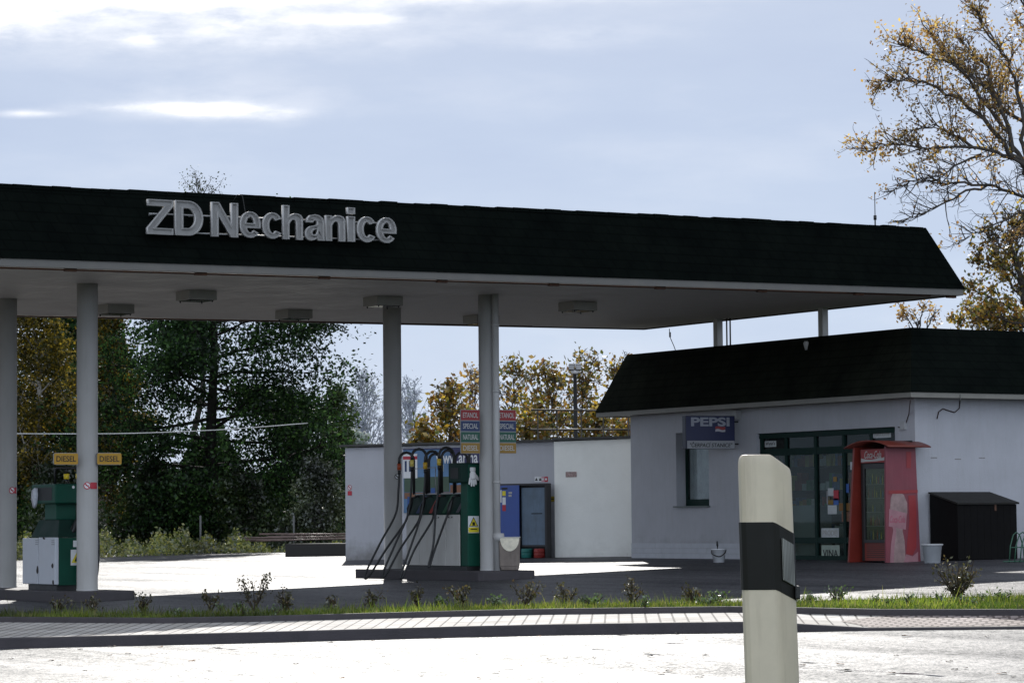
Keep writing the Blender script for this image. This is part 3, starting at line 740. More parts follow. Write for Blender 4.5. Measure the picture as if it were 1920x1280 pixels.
# ------------------------------------------------------------------ signs on columns
def rounded(w, h, r, n=4):
    out = []
    for cx, cy, a in ((w/2-r, h/2-r, 0), (-w/2+r, h/2-r, 90), (-w/2+r, -h/2+r, 180), (w/2-r, -h/2+r, 270)):
        for k in range(n+1):
            t = R(a+90*k/n); out.append((cx+r*math.cos(t), cy+r*math.sin(t)))
    return out
def panel_sign(name, label, x0, y0, x1, y1, Yp, rows, group, textm, r=.03):
    a, b = onY(x0, y0, Yp), onY(x1, y1, Yp)
    w = b[0]-a[0]; h = a[2]-b[2]; c = (a+b)/2
    t = thing(name, label, 'sign', (c[0], Yp, c[2]), 0, group)
    k = len(rows); rh = h/k
    MB().prism(rounded(w, h, r), .004, .03, 'y').build('backing', M_steel, t)
    for i, (s, m, tm) in enumerate(rows):
        z = h/2-rh*(i+.5)
        pn = MB().prism([(x, z+zz) for x, zz in rounded(w-.006, rh-.012, r*.7)], -.004, .0035, 'y').build('sign_panel', m, t)
        letter(pn, s, tm, (0, -.006, z), w*.80, rh*.48, bold=.012)
    return t
rows = [('ETANOL', M_red, M_pale), ('SPECIAL', M_blue, M_pale), ('NATURAL', M_sgreen, M_pale), ('DIESEL', M_ochre, M_pale)]
panel_sign('fuel_sign', 'stack of four coloured fuel grade panels left of the downpipe column', 864, 767.5, 900, 850, 40.02, rows, None, M_pale, .012)
panel_sign('fuel_sign', 'stack of four coloured fuel grade panels right of the downpipe column', 932.5, 768, 968, 850, 40.02, rows, None, M_pale, .012)
panel_sign('diesel_sign', 'yellow DIESEL plate on the left side of the left pump column', 101, 848.5, 146.5, 871, 40.02, [('DIESEL', M_yel, M_ink)], None, M_ink, .03)
panel_sign('diesel_sign', 'yellow DIESEL plate on the right side of the left pump column', 182, 848.5, 228, 871, 40.02, [('DIESEL', M_yel, M_ink)], None, M_ink, .03)
def ringmesh(r0, r1, n=20):
    mb = MB(); vs = []
    for r in (r0, r1): vs += [(r*math.cos(2*math.pi*k/n), 0, r*math.sin(2*math.pi*k/n)) for k in range(n)]
    return mb.add(vs, [(k, (k+1) % n, n+(k+1) % n, n+k) for k in range(n)])
def nosmoke(label, cx, cy, loc, rz, red=True, scale=1., rect=None, below=False):
    """sticker bent round a column (or flat), facing its own -y"""
    t = thing('no_smoking_sticker', label, 'sticker', loc, rz)
    m = M_stick if red else M_ink
    MB().add([(.052*math.cos(2*math.pi*k/20), -.001, .052*math.sin(2*math.pi*k/20)) for k in range(20)], [tuple(range(20))]).build('disc', M_paper, t)
    d = ringmesh(.055, .042).build('prohibition_ring', m, t, (0, -.003, 0))
    mb = MB(); q = .042*.72; w = .006; mb.add([(-q-w, -.004, q-w), (-q+w, -.004, q+w), (q+w, -.004, -q+w), (q-w, -.004, -q-w)], [(0, 1, 2, 3)])
    mb.build('prohibition_bar', m, t); MB().box(-.024, .028, -.0025, -.0015, -.005, .005).build('cigarette', M_ink, t)
    if rect:
        if below: MB().box(-.055, .055, -.002, 0, -.17, -.075).build('text_block', M_stick, t)
        else:
            n = 6; vs = []
            for i in range(n):
                a = rect[0]+(rect[1]-rect[0])*i/(n-1)
                vs += [(a, (.162-math.sqrt(max(0, .162**2-a*a))) if rect[2] else 0, -.05), (a, (.162-math.sqrt(max(0, .162**2-a*a))) if rect[2] else 0, .05)]
            MB().add([(x, y-.003, z) for x, y, z in vs], [(2*i, 2*i+2, 2*i+3, 2*i+1) for i in range(n-1)]).build('text_block', M_stick, t)
    t.scale = (scale,)*3
    return t
dv = np.array([-math.sin(YAW-.14), -math.cos(YAW-.14), 0])
c = np.array([17.61, 40.21, 0]); p = far(165, 910, 43.3); q = c+dv*.163
nosmoke('red no smoking sticker on the column between the two yellow DIESEL plates', 0, 0, (q[0], q[1], onY(165, 910, 40.05)[2]), -(YAW-.14), rect=(.05, .145, True))
c = np.array([17.61, 43.42, 0]); dv2 = np.array([-math.sin(YAW-.14), -math.cos(YAW-.14), 0]); q = c+dv2*.163+np.array([math.cos(YAW-.14), -math.sin(YAW-.14), 0])*.08
q = c+np.array([-math.sin(YAW-.14-.55), -math.cos(YAW-.14-.55), 0])*.168
nosmoke('red no smoking sticker on the column cut off by the left edge of the photo', 0, 0, (q[0], q[1], onY(22, 919, 43.3)[2]), -(YAW-.14-.55), rect=(.05, .10, True))
c = np.array([24.795, 43.42, 0]); q = c+np.array([-math.sin(YAW-.04-.45), -math.cos(YAW-.04-.45), 0])*.168
nosmoke('small black no smoking sticker on the column behind the arched hoses', 0, 0, (q[0], q[1], onY(751, 893, 43.3)[2]), -(YAW-.04-.45), red=False, scale=.85)

# ------------------------------------------------------------------ white service building
A, B = np.array([29.93, 54.5]), np.array([33.1, 48.15]); u = (B-A)/np.linalg.norm(B-A); LEN = float(np.linalg.norm(B-A))
rb = math.atan2(u[1], u[0]); zb = gz(30.5)
ann = thing('service_building', 'low white flat roofed building behind the pumps with a cream right end coloured as sunlit', 'building', (A[0], A[1], zb), rb)
def blocal(px, py, off=0):     # bearing -> position on the building front (x along, z up); off = metres in front of it
    d = ray(px, py); nrm = np.array([-u[1], u[0], 0]);  nrm = nrm if nrm@np.array([FH[0], FH[1], 0]) > 0 else -nrm
    P0 = np.array([A[0], A[1], zb])-nrm*off
    t = ((P0-CAM)@nrm)/(d@nrm); P = CAM+d*t-np.array([A[0], A[1], zb]); return float(P[0]*u[0]+P[1]*u[1]), float(P[2])
SGN = 1 if (np.array([-u[1], u[0]])@FH[:2]) > 0 else -1     # local +y is into the building
xs_ = blocal(1045, 930)[0]; HB = 2.42
zg = lambda x: gz(A[0]+u[0]*x)-zb
mb = MB(); mb.hexa([(0, 0, -.3), (xs_, 0, -.3), (xs_, 4, -.3), (0, 4, -.3), (0, 0, HB), (xs_, 0, HB+.02), (xs_, 4, HB+.02), (0, 4, HB)]); mb.build('wall', M_boxw, ann)
LE = LEN+.5
w2 = MB().hexa([(xs_+.002, -.12, -.3), (LE, -.12, -.3), (LE, 4, -.3), (xs_+.002, 4, -.3), (xs_+.002, -.12, HB+.02), (LE, -.12, HB+.04), (LE, 4, HB+.04), (xs_+.002, 4, HB+.02)]).build('wall', M_cream_sunlit, ann)
tag(w2, 'cream right bay, sunlight put into its colour')
mb = MB(); mb.box(-.1, xs_-.002, -.1, 4.1, HB+.003+.02, HB+.07); mb.box(xs_+.001, LE+.05, -.2, 4.1, HB+.043, HB+.095); mb.build('roof', mat('roof_felt', (.06, .058, .055), .8, .3, 4), ann)
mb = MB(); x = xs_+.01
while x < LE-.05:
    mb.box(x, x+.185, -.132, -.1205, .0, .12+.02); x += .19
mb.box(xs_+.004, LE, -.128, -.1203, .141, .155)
mb.build('plinth_tiles', M_cream_sunlit, ann)
mb = MB(); mb.box(.01, xs_-.3, -.02, -.002, -.1, .10); mb.build('plinth', M_boxw, ann)
a = blocal(1071, 889, .12)
MB().box(a[0]-.13, a[0]+.13, -.128, -.1215, a[1]-.055, a[1]+.055).build('info_plate', mat('plate_faded', (.38, .27, .25), .7, .5, 30), ann)
a = blocal(656, 917); t = nosmoke('small no smoking sticker at the left end of the white service building', 0, 0, (0, 0, 0), 0, scale=1.0, rect=(1,), below=True)
def onb(o, a, off):
    P = np.array([A[0], A[1]])+u*a[0]+np.array([u[1], -u[0]])*off*SGN
    o.location = (float(P[0]), float(P[1]), zb+a[1]); o.rotation_euler.z = rb
onb(t, (a[0], a[1]+.04), .004)
# advertising banner on the wall
a0, a1 = blocal(757, 842), blocal(905, 962); bw = a1[0]-a0[0]; bh = 1.36
ban = thing('advert_banner', 'blue advertising banner with field picture on the white wall behind the hoses', 'banner'); onb(ban, (a0[0], 0), .012)
zt = 2.36
def bq(name, x0, x1, z0, z1, m, d=0, par=None): return MB().box(x0, x1, -d-.004, -d, z0, z1).build(name, m, par or ban)
M_bsky = mat('banner_sky', (.09, .19, .34), .5, .25, 1.5); M_bfield = mat('banner_field', (.05, .09, .055), .5, .3, 2); M_bora = mat('banner_orange', (.20, .085, .04), .5, .2, 4)
M_bvio = mat('banner_violet', (.03, .027, .10), .5, .1, 3); M_bblue = mat('banner_blue', (.02, .07, .24), .5, .3, 5)
bq('sheet', 0, bw, zt-bh, zt, M_bsky)
xv = bw*.60
bq('field_picture', .02, xv-.02, zt-.92, zt-.60, M_bfield, .005); bq('orange_stripe', .02, xv, zt-1.06, zt-.93, M_bora, .005)
bq('violet_band', xv, bw, zt-.36, zt-.02, M_bvio, .006); bq('orange_stripe', xv, bw, zt-.98, zt-.78, M_bora, .006); bq('violet_band', xv, bw, zt-1.10, zt-.99, M_bvio, .006)
bq('blue_edge', .0, bw, zt-.015, zt+.01, M_bvio, .008)
lg = bq('logo', .0, .36, zt-.62, zt-.10, M_paper, .007); bq('logo_stripe', .0, .36, zt-.22, zt-.15, M_stick, .012, lg); bq('logo_pillar', .04, .09, zt-.48, zt-.25, M_blue, .012, lg); bq('logo_pillar', .15, .20, zt-.48, zt-.25, M_blue, .012, lg)
letter(ban, 'www.arma', M_paper, (bw-.62, -.013, zt-.24), 1.05, .17, bold=.015)
for x in (.1, .24, .7, .9, 1.25):
    MB().box(x, x+random.uniform(.04, .12), -.012, -.008, zt-1.30, zt-random.uniform(.75, 1.15)).build('machine_picture', M_bblue, ban)
# blue cabinets in front of the wall
cab = thing('gas_cabinet', 'tall blue steel cabinet with a faded grey blue door against the white wall', 'cabinet')
c0, c1, c2 = blocal(937, 980, .38)[0], blocal(975.5, 980, .38)[0], blocal(1023, 980, .38)[0]
onb(cab, (c0, 0), .38); zt0 = blocal(980, 906, .38)[1]; zb0 = blocal(1000, 1021, .38)[1]; zc0 = blocal(1000, 1044, .38)[1]
wd, wd2 = c1-c0, c2-c0
M_cblue = mat('cabinet_blue', (.03, .075, .30), .4, .1, 3); M_cgrey = mat('cabinet_greyblue', (.11, .16, .22), .5, .2, 2.5, .6, (.05, .05, .05), streak=True)
mb = MB(); mb.box(-.02, wd2+.02, -.02, .2, zt0-.03, zt0); mb.box(wd2-.02, wd2+.02, 0, .2, zc0-.02, zt0-.032); mb.box(-.02, .0, .02, .2, zc0-.02, zt0-.032); mb.box(0.002, wd2-.022, .17, .2, zc0-.02, zt0-.032); mb.box(wd+.01, wd2-.022, .03, .165, zb0-.04, zb0-.005)
mb.build('frame', mat('cabinet_frame', (.03, .028, .03), .6, .2), cab)
MB().box(.0, wd-.006, -.03, .0, zc0-.02+.02, zt0-.035).build('door', M_cblue, cab, bevel=.004)
MB().box(wd+.012, wd2-.024, .04, .06, zb0, zt0-.09).build('door', M_cgrey, cab); MB().box(wd+.25, wd2-.1, .036, .0395, (zt0+zb0)/2+.0, (zt0+zb0)/2+.02).build('handle', M_dark, cab)
for (x, z, w, h, m) in ((.02, -.20, .06, .26, M_paper), (.10, -.14, .09, .10, M_ystick), (.10, -.30, .09, .16, M_paper), (.10, -.44, .09, .13, M_stick), (.27, -.13, .09, .04, M_pale), (.27, -.19, .08, .04, M_pale), (.08, -.04, .16, .04, M_ink)):
    MB().box(x*.9, x*.9+w*.9, -.034, -.0312, zt0+z-h/2-.06, zt0+z+h/2-.06).build('sticker', m, cab)
for (px, m, lb) in ((990, mat('drum_teal', (.01, .14, .12), .5, .15), 'teal plastic drum under the faded blue cabinet'), (1013.5, mat('drum_red', (.25, .02, .015), .5, .15), 'red plastic drum under the faded blue cabinet')):
    a = blocal(px, 1040, .35); r_ = .115; hh = zb0-zc0-.06
    o = MB().lathe([(r_*.95, 0), (r_, .02), (r_, hh*.3), (r_*1.05, hh*.34), (r_, hh*.38), (r_, hh*.62), (r_*1.05, hh*.66), (r_, hh*.7), (r_, hh-.02), (r_*.9, hh)], (0, 0, 0), 18).build('drum', m)
    onb(o, (a[0], zc0-.015), .40); tag(o, lb, 'drum')
for i, (px, m, lb) in enumerate(((998, M_paper, 'faint white sticker, leftmost over the blue cabinet'), (1006, M_paper, 'white warning sticker with dark triangle, left one above the cabinet'), (1013, M_paper, 'white warning sticker with dark triangle beside the pink one above the cabinet'), (1018, mat('sticker_pink', (.6, .3, .35), .6), 'pink round sign sticker above the blue cabinet'), (1024, M_stick, 'red square sticker above the blue cabinet'))):
    if i == 0: continue
    a = blocal(px, 898); t = thing('wall_sticker', lb, 'sticker'); onb(t, a, .004)
    MB().box(-.045, .045, -.001, .001, -.055, .055).build('sheet', m, t)
    if m is M_paper: MB().add([(-.035, -.003, -.03), (.035, -.003, -.03), (0, -.003, .035)], [(0, 1, 2)]).build('triangle', M_ink, t)
    else: MB().box(-.02, .02, -.004, -.002, -.02, .02).build('mark', M_paper, t)
a = blocal(1035, 935); t = thing('wall_sticker', 'small yellow plate on the grey wall right of the cabinet', 'sticker'); onb(t, a, .004); MB().box(-.075, .075, -.002, .0, -.055, .055).build('sheet', mat('old_yellow', (.42, .31, .03), .6), t); MB().box(-.05, .05, -.004, -.0025, -.01, .01).build('mark', M_ink, t)
# railing on the tank platform behind, and lamp post
rl = thing('platform_railing', 'dark pipe railing standing behind the flat roof of the white service building', 'railing'); D_ = 66.
P0, P1 = far(995, 768, D_), far(1184, 770, D_); b0, b1 = far(995, 805, D_), far(1184, 805, D_); rl.location = tuple(map(float, P0)); M_rail = mat('rail_metal', (.035, .03, .024), .6, .3, 8)
d_ = P1-P0; e_ = b0-P0
MB().tube([(0, 0, 0), tuple(d_)], .022, 8).build('top_rail', M_rail, rl); MB().tube([tuple(e_), tuple(b1-P0)], .022, 8).build('mid_rail', M_rail, rl)
for t_ in (.07, .26, .5, .72, .97): q = d_*t_; MB().tube([tuple(q), (q[0], q[1], q[2]-1.9)], .018, 6).build('railing_post', M_rail, rl)
p = far(1078, 690, 68.); zgp = gz(p[0])-.3
lp = thing('lamp_post', 'dark lamp post with twin square floodlights in front of the autumn trees', 'lamp post', (p[0], p[1], zgp), -YAW)
hz_ = p[2]-zgp
MB().tube([(0, 0, 0), (0, 0, hz_-.02)], [.06, .045], 10).build('pole', M_dark, lp)
for s in (-1, 1):
    h_ = MB().box(*sorted((s*.02, s*.15)), -.16, .14, hz_-.05, hz_+.09).build('floodlight', M_dark, lp, bevel=.01); MB().box(*sorted((s*.025, s*.145)), -.165, -.161, hz_-.04, hz_+.07).build('lamp_glass', M_steel, h_)
MB().box(-.14, .14, -.10, .12, hz_+.091, hz_+.11).build('lamp_cover', M_paper, lp)
MB().lathe([(0, -.14), (.07, -.13), (.10, -.08), (.10, -.055)], (0, 0, hz_), 12).build('lamp_globe', M_paper, lp)

# ------------------------------------------------------------------ shop
XW, XE, XR, YE, YR, YW = 32.27, 31.77, 32.34, 37.72, 38.35, 38.22
ZE, ZR = 3.133, 4.384; zs = gz(XW)
shop = thing('shop_building', 'white station shop with dark sloping roof edge and green framed glass front', 'shop', (XW, YW, zs))
def SL(x, y, z): return (x-XW, y-YW, z-zs)
def fx(px, py, X=XW): p = onX(px, py, X); return p[1]-YW, p[2]-zs      # (y, z) on the glass front
YBK = YW+8.72; YEV = onX(1115, 782, XE)[1]
DX0, DX1 = fx(1420, 930)[0], fx(1680, 930)[0]; DZ = fx(1550, 806)[1]; WY0, WY1 = fx(1329, 880)[0], fx(1268, 880)[0]; WZ0, WZ1 = fx(1300, 948)[1], fx(1300, 810)[1]
yB = YBK-YW; HW = ZE-zs+.02; T = .3
mb = MB()
mb.box(0, T, 0, DX1-.001, -.3, HW); mb.box(0, T, DX1, DX0, DZ, HW); mb.box(0, T, DX0+.001, WY0-.001, -.3, HW); mb.box(0, T, WY0, WY1, -.3, WZ0); mb.box(0, T, WY0, WY1, WZ1, HW); mb.box(0, T, WY1+.001, yB, -.3, HW)
mb.box(T+.001, 13, 0, T, -.3, HW); mb.box(T+.001, 13, yB-T, yB, -.3, HW)
mb.build('wall', M_shopw, shop)
mb = MB(); mb.add([(T, T, -.02), (13, T, -.02), (13, yB-T, -.02), (T, yB-T, -.02)], [(0, 1, 2, 3)]); mb.build('shop_floor', mat('floor_tile', (.05, .048, .045), .4, .1), shop)
# plinth tiles on the front
M_ptile = bricks('plinth_tile', (.50, .51, .54), (.54, .55, .57), (.33, .33, .34), 0, .3, .1, .6, .01)
mb = MB(); y = DX0+.05
zpt = .30
for r_ in range(3):
    y = DX0+.03+(.1 if r_ % 2 else 0)
    while y < yB-.02:
        mb.box(-.012, -.001, y, min(y+.295, yB), r_*.10+.004-.0, r_*.10+.098); y += .30
mb.build('plinth_tiles', mat('plinth_glaze', (.46, .47, .50), .5, .08, 4), shop)
# roof: mansard skirt round a flat deck
def sring(ex, ey, z, eyb): return [SL(ex, ey, z), SL(46, ey, z), SL(46, eyb, z), SL(ex, eyb, z)]
s0, s1 = sring(XE, YE, ZE+.09, YEV), sring(XR, YR, ZR, onX(1175, 668, XR)[1])
mb = MB().add(s0+s1, [(0, 1, 5, 4), (3, 0, 4, 7), (2, 3, 7, 6), (4, 5, 6, 7)]); rf = mb.build('roof', M_shing2, shop)
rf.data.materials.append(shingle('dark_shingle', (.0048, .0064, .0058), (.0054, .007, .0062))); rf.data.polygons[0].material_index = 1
e0, e1 = sring(XE+.02, YE+.02, ZE, YEV-.02), sring(XE+.02, YE+.02, ZE+.088, YEV-.02)
MB().add(e0+e1, [(0, 1, 5, 4), (3, 0, 4, 7), (2, 3, 7, 6)]).build('eave_board', mat('eave_paint', (.20, .19, .165), .6, .15), shop)
MB().add(sring(XE+.03, YE+.03, ZE+.03, YEV-.03), [(0, 1, 2, 3)]).build('eave_soffit', mat('eave_soffit_paint', (.45, .44, .42), .7, .1), shop)
# window
wn = MB(); fz = .22
wn.box(fz, fz+.06, WY0+.001, WY0+.06, WZ0+.001, WZ1-.001); wn.box(fz, fz+.06, WY1-.06, WY1-.001, WZ0+.001, WZ1-.001); wn.box(fz, fz+.06, WY0+.061, WY1-.061, WZ0+.001, WZ0+.13); wn.box(fz, fz+.06, WY0+.061, WY1-.061, WZ1-.08, WZ1-.001)
wf = wn.build('window', M_fgreen, shop)
MB().box(fz+.02, fz+.03, WY0+.06, WY1-.06, WZ0+.13, WZ1-.08).build('pane', glassmat('window_glass', (.75, .78, .78), .7), wf)
mb = MB(); nn = 14
for i in range(nn):
    y0 = WY0+.07+(WY1-WY0-.14)*i/nn; y1 = WY0+.07+(WY1-WY0-.14)*(i+1)/nn
    mb.add([(fz+.06+.03*(i % 2), y0, WZ0+.05), (fz+.06+.03*((i+1) % 2), y1, WZ0+.05), (fz+.06+.03*((i+1) % 2), y1, WZ1), (fz+.06+.03*(i % 2), y0, WZ1)], [(0, 1, 2, 3)], True)
mb.build('curtain', mat('curtain_cloth', (.85, .86, .88), .9, .1), wf)
MB().box(-.07, fz, WY0-.03, WY1+.03, WZ0-.025, WZ0+.0005).build('sill', mat('sill_metal', (.10, .12, .11), .5), wf)
# glass front with door
gf = .08
def gy(px): return fx(px, 930)[0]
ycuts = [DX0, gy(1468), gy(1523), gy(1576), gy(1628), DX1]
zt1, zt2 = fx(1523, 849)[1], fx(1523, 843)[1]; zl1, zl2 = fx(1523, 1016)[1], fx(1523, 1009)[1]
mb = MB(); tt = .05
for y in ycuts[1:-1]: mb.box(gf, gf+.07, y-tt/2-.01, y+tt/2+.01, .0, DZ-.101)
mb.box(gf, gf+.07, DX0-tt*1.6, DX0-.001, 0, DZ-.101); mb.box(gf, gf+.07, DX1+.001, DX1+tt*1.6, 0, DZ-.101); mb.box(gf-.02, gf+.08, DX1+.001, DX0-.001, DZ-.1, DZ-.001)
mb.box(gf+.004, gf+.066, DX1+tt*1.7, DX0-tt*1.7, zt1-.02, zt2+.05); mb.box(gf+.004, gf+.066, DX1+tt*1.7, DX0-tt*1.7, zl1-.02, zl2+.02); mb.box(gf+.004, gf+.066, DX1+tt*1.7, DX0-tt*1.7, .0, .08)
gfr = mb.build('glass_front', M_fgreen, shop)
MB().box(-.04, T, DX1+.002, DX0-.002, -.3, -.001).build('threshold', M_conc, shop)
M_gl = glassmat('shop_glass', (.62, .68, .66), .93)
zrow = [(.081, zl1-.021), (zl2+.021, zt1-.021), (zt2+.051, DZ-.101)]
for k in range(5):
    for (z0, z1) in zrow:
        MB().box(gf+.03, gf+.036, ycuts[k+1]+.036, ycuts[k]-.036, z0, z1).build('pane', M_gl, gfr)
MB().box(gf-.01, gf-.0005, gy(1545)-.01, gy(1545)+.012, 1.0, 1.25).build('door_handle', M_steel, gfr)
# shelves and goods seen through the glass
mb = MB()
for z in (.35, .8, 1.25, 1.7): mb.box(.95, 1.3, .4, 5.4, z, z+.03)
mb.box(1.31, 1.33, .31, yB-.35, 0, 2.5); mb.build('shop_shelf_backdrop', mat('shelf_grey', (.03, .03, .03), .5), shop)  # tall dark sheet added behind the shelves to keep the interior dim
gcol = [mat('goods_%d' % i, c, .5, .2, 8) for i, c in enumerate(((.5, .10, .06), (.10, .22, .5), (.7, .55, .12), (.75, .75, .75), (.08, .35, .14), (.6, .28, .08)))]
bins = [MB() for _ in gcol]
for z in (.38, .83, 1.28, 1.73):
    y = .45
    while y < 5.3:
        w = random.uniform(.06, .16); h = random.uniform(.12, .34)
        if random.random() < .8: bins[random.randrange(6)].box(.93, 1.1, y, y+w*.92, z+.001, z+h)
        y += w
for mb, m in zip(bins, gcol): tag(mb.build('shop_goods', m, shop), kind='stuff')
mb = MB(); mb.box(.45, .85, gy(1490), gy(1440), 0, 1.0); mb.build('shop_counter', mat('freezer_white', (.5, .52, .54), .4, .05), shop); MB().box(.42, .82, gy(1568), gy(1530), 0, .62).build('chest_freezer', mat('freezer_white', (1, 1, 1)), shop)
def pane_sticker(px, py, w, h, m, name='poster', txt=None, tm=None):
    y, z = fx(px, py, XW+gf+.03); o = MB().box(gf+.022, gf+.0285, y-w/2, y+w/2, z-h/2, z+h/2).build(name, m, gfr)
    if txt: letter(o, txt, tm or M_ink, (gf+.019, y, z), w*.85, None, '-x', .01)
    return o
M_poster = mat('poster_green', (.30, .36, .30), .6, .3, 6); M_pblue = mat('poster_blue', (.05, .13, .40), .6, .2); M_pwhite = mat('poster_white', (.5, .52, .52), .6, .15, 6)
pane_sticker(1445, 832, .34, .11, M_pwhite, 'poster', "Wynn's", M_ink); pane_sticker(1429, 828, .06, .14, M_pwhite)
pane_sticker(1558, 1037, .52, .30, M_poster, 'poster', 'VINA', M_ink); pane_sticker(1557, 1000, .50, .20, M_pwhite, 'poster', 'PRODEJ', M_greyink)
pane_sticker(1558, 922, .16, .14, M_pwhite); pane_sticker(1568, 928, .14, .18, M_stick); pane_sticker(1558, 941, .14, .08, M_ochre); pane_sticker(1568, 940, .14, .12, M_pblue)
pane_sticker(1566, 898, .10, .09, M_ochre); pane_sticker(1587, 915, .16, .16, M_pblue); pane_sticker(1561, 955, .26, .16, M_pwhite)
pane_sticker(1587, 950, .40, .14, mat('poster_orange', (.22, .10, .02), .6, .2)); pane_sticker(1590, 968, .34, .18, mat('poster_tan', (.20, .09, .05), .6, .4, 12)); pane_sticker(1598, 873, .10, .14, M_pwhite)
pane_sticker(1654, 815, .5, .10, M_pwhite, 'poster', 'ZASTAVTE', M_greyink)
# reddish wall panel behind transom at the left
mb = MB(); yq = (gy(1466), gy(1424)); MB().box(gf+.06, gf+.07, yq[0], yq[1], zt2+.06, DZ-.12).build('poster', mat('poster_brown', (.07, .045, .045), .6, .2), gfr)
# cables and boxes on the walls
def yw(px, py): p = onY(px, py, YW-.015); return (p[0]-XW, -.015, p[2]-zs)
def xw(px, py): y, z = fx(px, py, XW-.015); return (-.015, y, z)
def xe(px, py): p = onX(px, py, XE-.02); return tuple(p-np.array([XW, YW, zs]))
mb = MB().tube([xe(1707, 750), xw(1704, 776), xw(1698, 795), xw(1692, 802), xw(1684, 800)], .009, 6); mb.build('cable', mat('cable_brown', (.05, .03, .025), .7), shop)
mb = MB().tube([yw(1800, 750), yw(1799, 765), yw(1790, 773), yw(1780, 770), yw(1768, 766), yw(1760, 772), yw(1757, 785)], .01, 6)
mb.build('cable', mat('cable_brown', (.05, .03, .025), .7), shop)
pp = onY(1785, 680, YE+.25); mb = MB(); ch = []
for px, py, yy in ((1778, 655, .52), (1790, 690, .42), (1797, 725, .16), (1799, 752, -.03)):
    q = onY(px, py, YE+yy*.9); ch.append((q[0]-XW, q[1]-YW-.03, q[2]-zs))
MB().tube(ch, .008, 5).build('cable', mat('cable_grey', (.10, .10, .09), .7), shop)
a = xw(1695, 797); MB().box(-.06, -.001, a[1]-.06, a[1]+.06, a[2]-.07, a[2]+.07).build('junction_box', mat('box_grey', (.4, .4, .4), .6), shop)
a = xw(1383, 778); MB().box(-.12, -.001, a[1]-.10, a[1]+.10, a[2]-.08, a[2]+.08).build('junction_box', MATS['box_grey'], shop)
q = onX(1518, 650, XE+.35); MB().lathe([(.02, -.06), (.035, 0), (.05, .06), (.03, .1)], (q[0]-XW-.08, q[1]-YW, q[2]-zs), 10).build('roof_lamp', M_pale, shop)
for px in (1752, 1797, 1842):
    a = yw(px, 859+random.uniform(-2, 2)); MB().box(a[0]-.07, a[0]+.07, -.006, -.001, a[2]-.008, a[2]+.006).build('rust_stain', mat('stain', (.22, .20, .185), .9, .3, 20), shop)

# projecting light box sign
a = onX(1378, 810, XW-.12); sw, sh = 1.0, .62
ps = thing('drinks_sign', 'blue projecting PEPSI sign with white filling station strip above the shop window', 'sign', (a[0], a[1], a[2]), 0)
ang = R(12); ps.rotation_euler.z = -ang+R(180)-R(180)
ps.rotation_euler.z = R(-20)
ps.rotation_euler.z = R(-14)
# local: face towards -y, running from x=-sw (free end) to x=0 (wall)
MB().box(-sw, 0, 0, .17, -sh/2, sh/2).build('case', mat('sign_case', (.012, .015, .035), .5), ps, bevel=.008)
MB().box(-sw+.012, -.012, -.006, -.0005, -sh/2+.155, sh/2-.012).build('blue_face', mat('soda_blue', (.006, .010, .062), .4, .05), ps)
MB().box(-sw+.03, -.012, -.008, -.0005, -sh/2+.005, -sh/2+.15).build('white_strip', mat('strip_white', (.33, .33, .34), .5, .05), ps)
letter(ps, 'PEPSI', mat('soda_white', (.30, .31, .35), .5), (-sw/2+.0, -.008, sh/2-.115), .78, .17, bold=.035)
letter(ps, '"ČERPACÍ STANICE"', M_ink, (-sw/2+.01, -.011, -sh/2+.08), .86, .10, bold=.012, shear=.12)
n_ = 12; xs1 = [-.40+.20*i/n_ for i in range(n_+1)]; wv = [.012*math.sin(i/n_*6.28) for i in range(n_+1)]
zt_, zm_, zb_ = .105, .055, .01
MB().add([(x, -.009, zt_+w*.6) for x, w in zip(xs1, wv)]+[(x, -.009, zm_+w) for x, w in zip(xs1, wv)], [(i, i+1, n_+2+i, n_+1+i) for i in range(n_)]).build('emblem', mat('emblem_red', (.32, .03, .03), .5), ps)
MB().add([(x, -.009, zm_-.004+w) for x, w in zip(xs1, wv)]+[(x, -.009, zb_+w*.5) for x, w in zip(xs1, wv)], [(i, i+1, n_+2+i, n_+1+i) for i in range(n_)]).build('emblem', mat('emblem_white', (.42, .42, .44), .5), ps)
mb = MB()
for z in (.2, -.22): mb.tube([(-.02, .09, z), (.22, .09, z)], .014, 6)
mb.build('bracket', M_dark, ps)

# ------------------------------------------------------------------ drinks cooler in its red casing
fzg = gz(31.8)
FX0, FY0, FY1 = 31.50, 38.12, 39.02
fr = thing('drinks_cooler', 'red drinks cooler with arched roof at the corner of the shop', 'drinks cooler', (31.85, 38.55, fzg))
M_cred = mat('cooler_red', (.20, .026, .016), .45, .15, 4, .2, (.15, .02, .02)); M_cpink = mat('cooler_faded', (.19, .036, .050), .5, .16, 2.2, .4, (.26, .09, .10), streak=True)
M_cpale = mat('cooler_pale', (.33, .16, .18), .6, .2, 5, .4, (.3, .12, .12)); M_cbot = mat('bottle_faded', (.30, .20, .19), .6, .3, 6)
def FL(x, y, z): return (x-31.85, y-38.55, z)
top = 1.99
# right side board, wider at the foot
MB().hexa([FL(31.47, FY0-.03, 0), FL(32.235, FY0-.03, 0), FL(32.235, FY0+.01, 0), FL(31.47, FY0+.01, 0), FL(31.50, FY0-.03, top), FL(32.16, FY0-.03, top), FL(32.16, FY0+.01, top), FL(31.50, FY0+.01, top)]).build('side_board', M_cpink, fr)
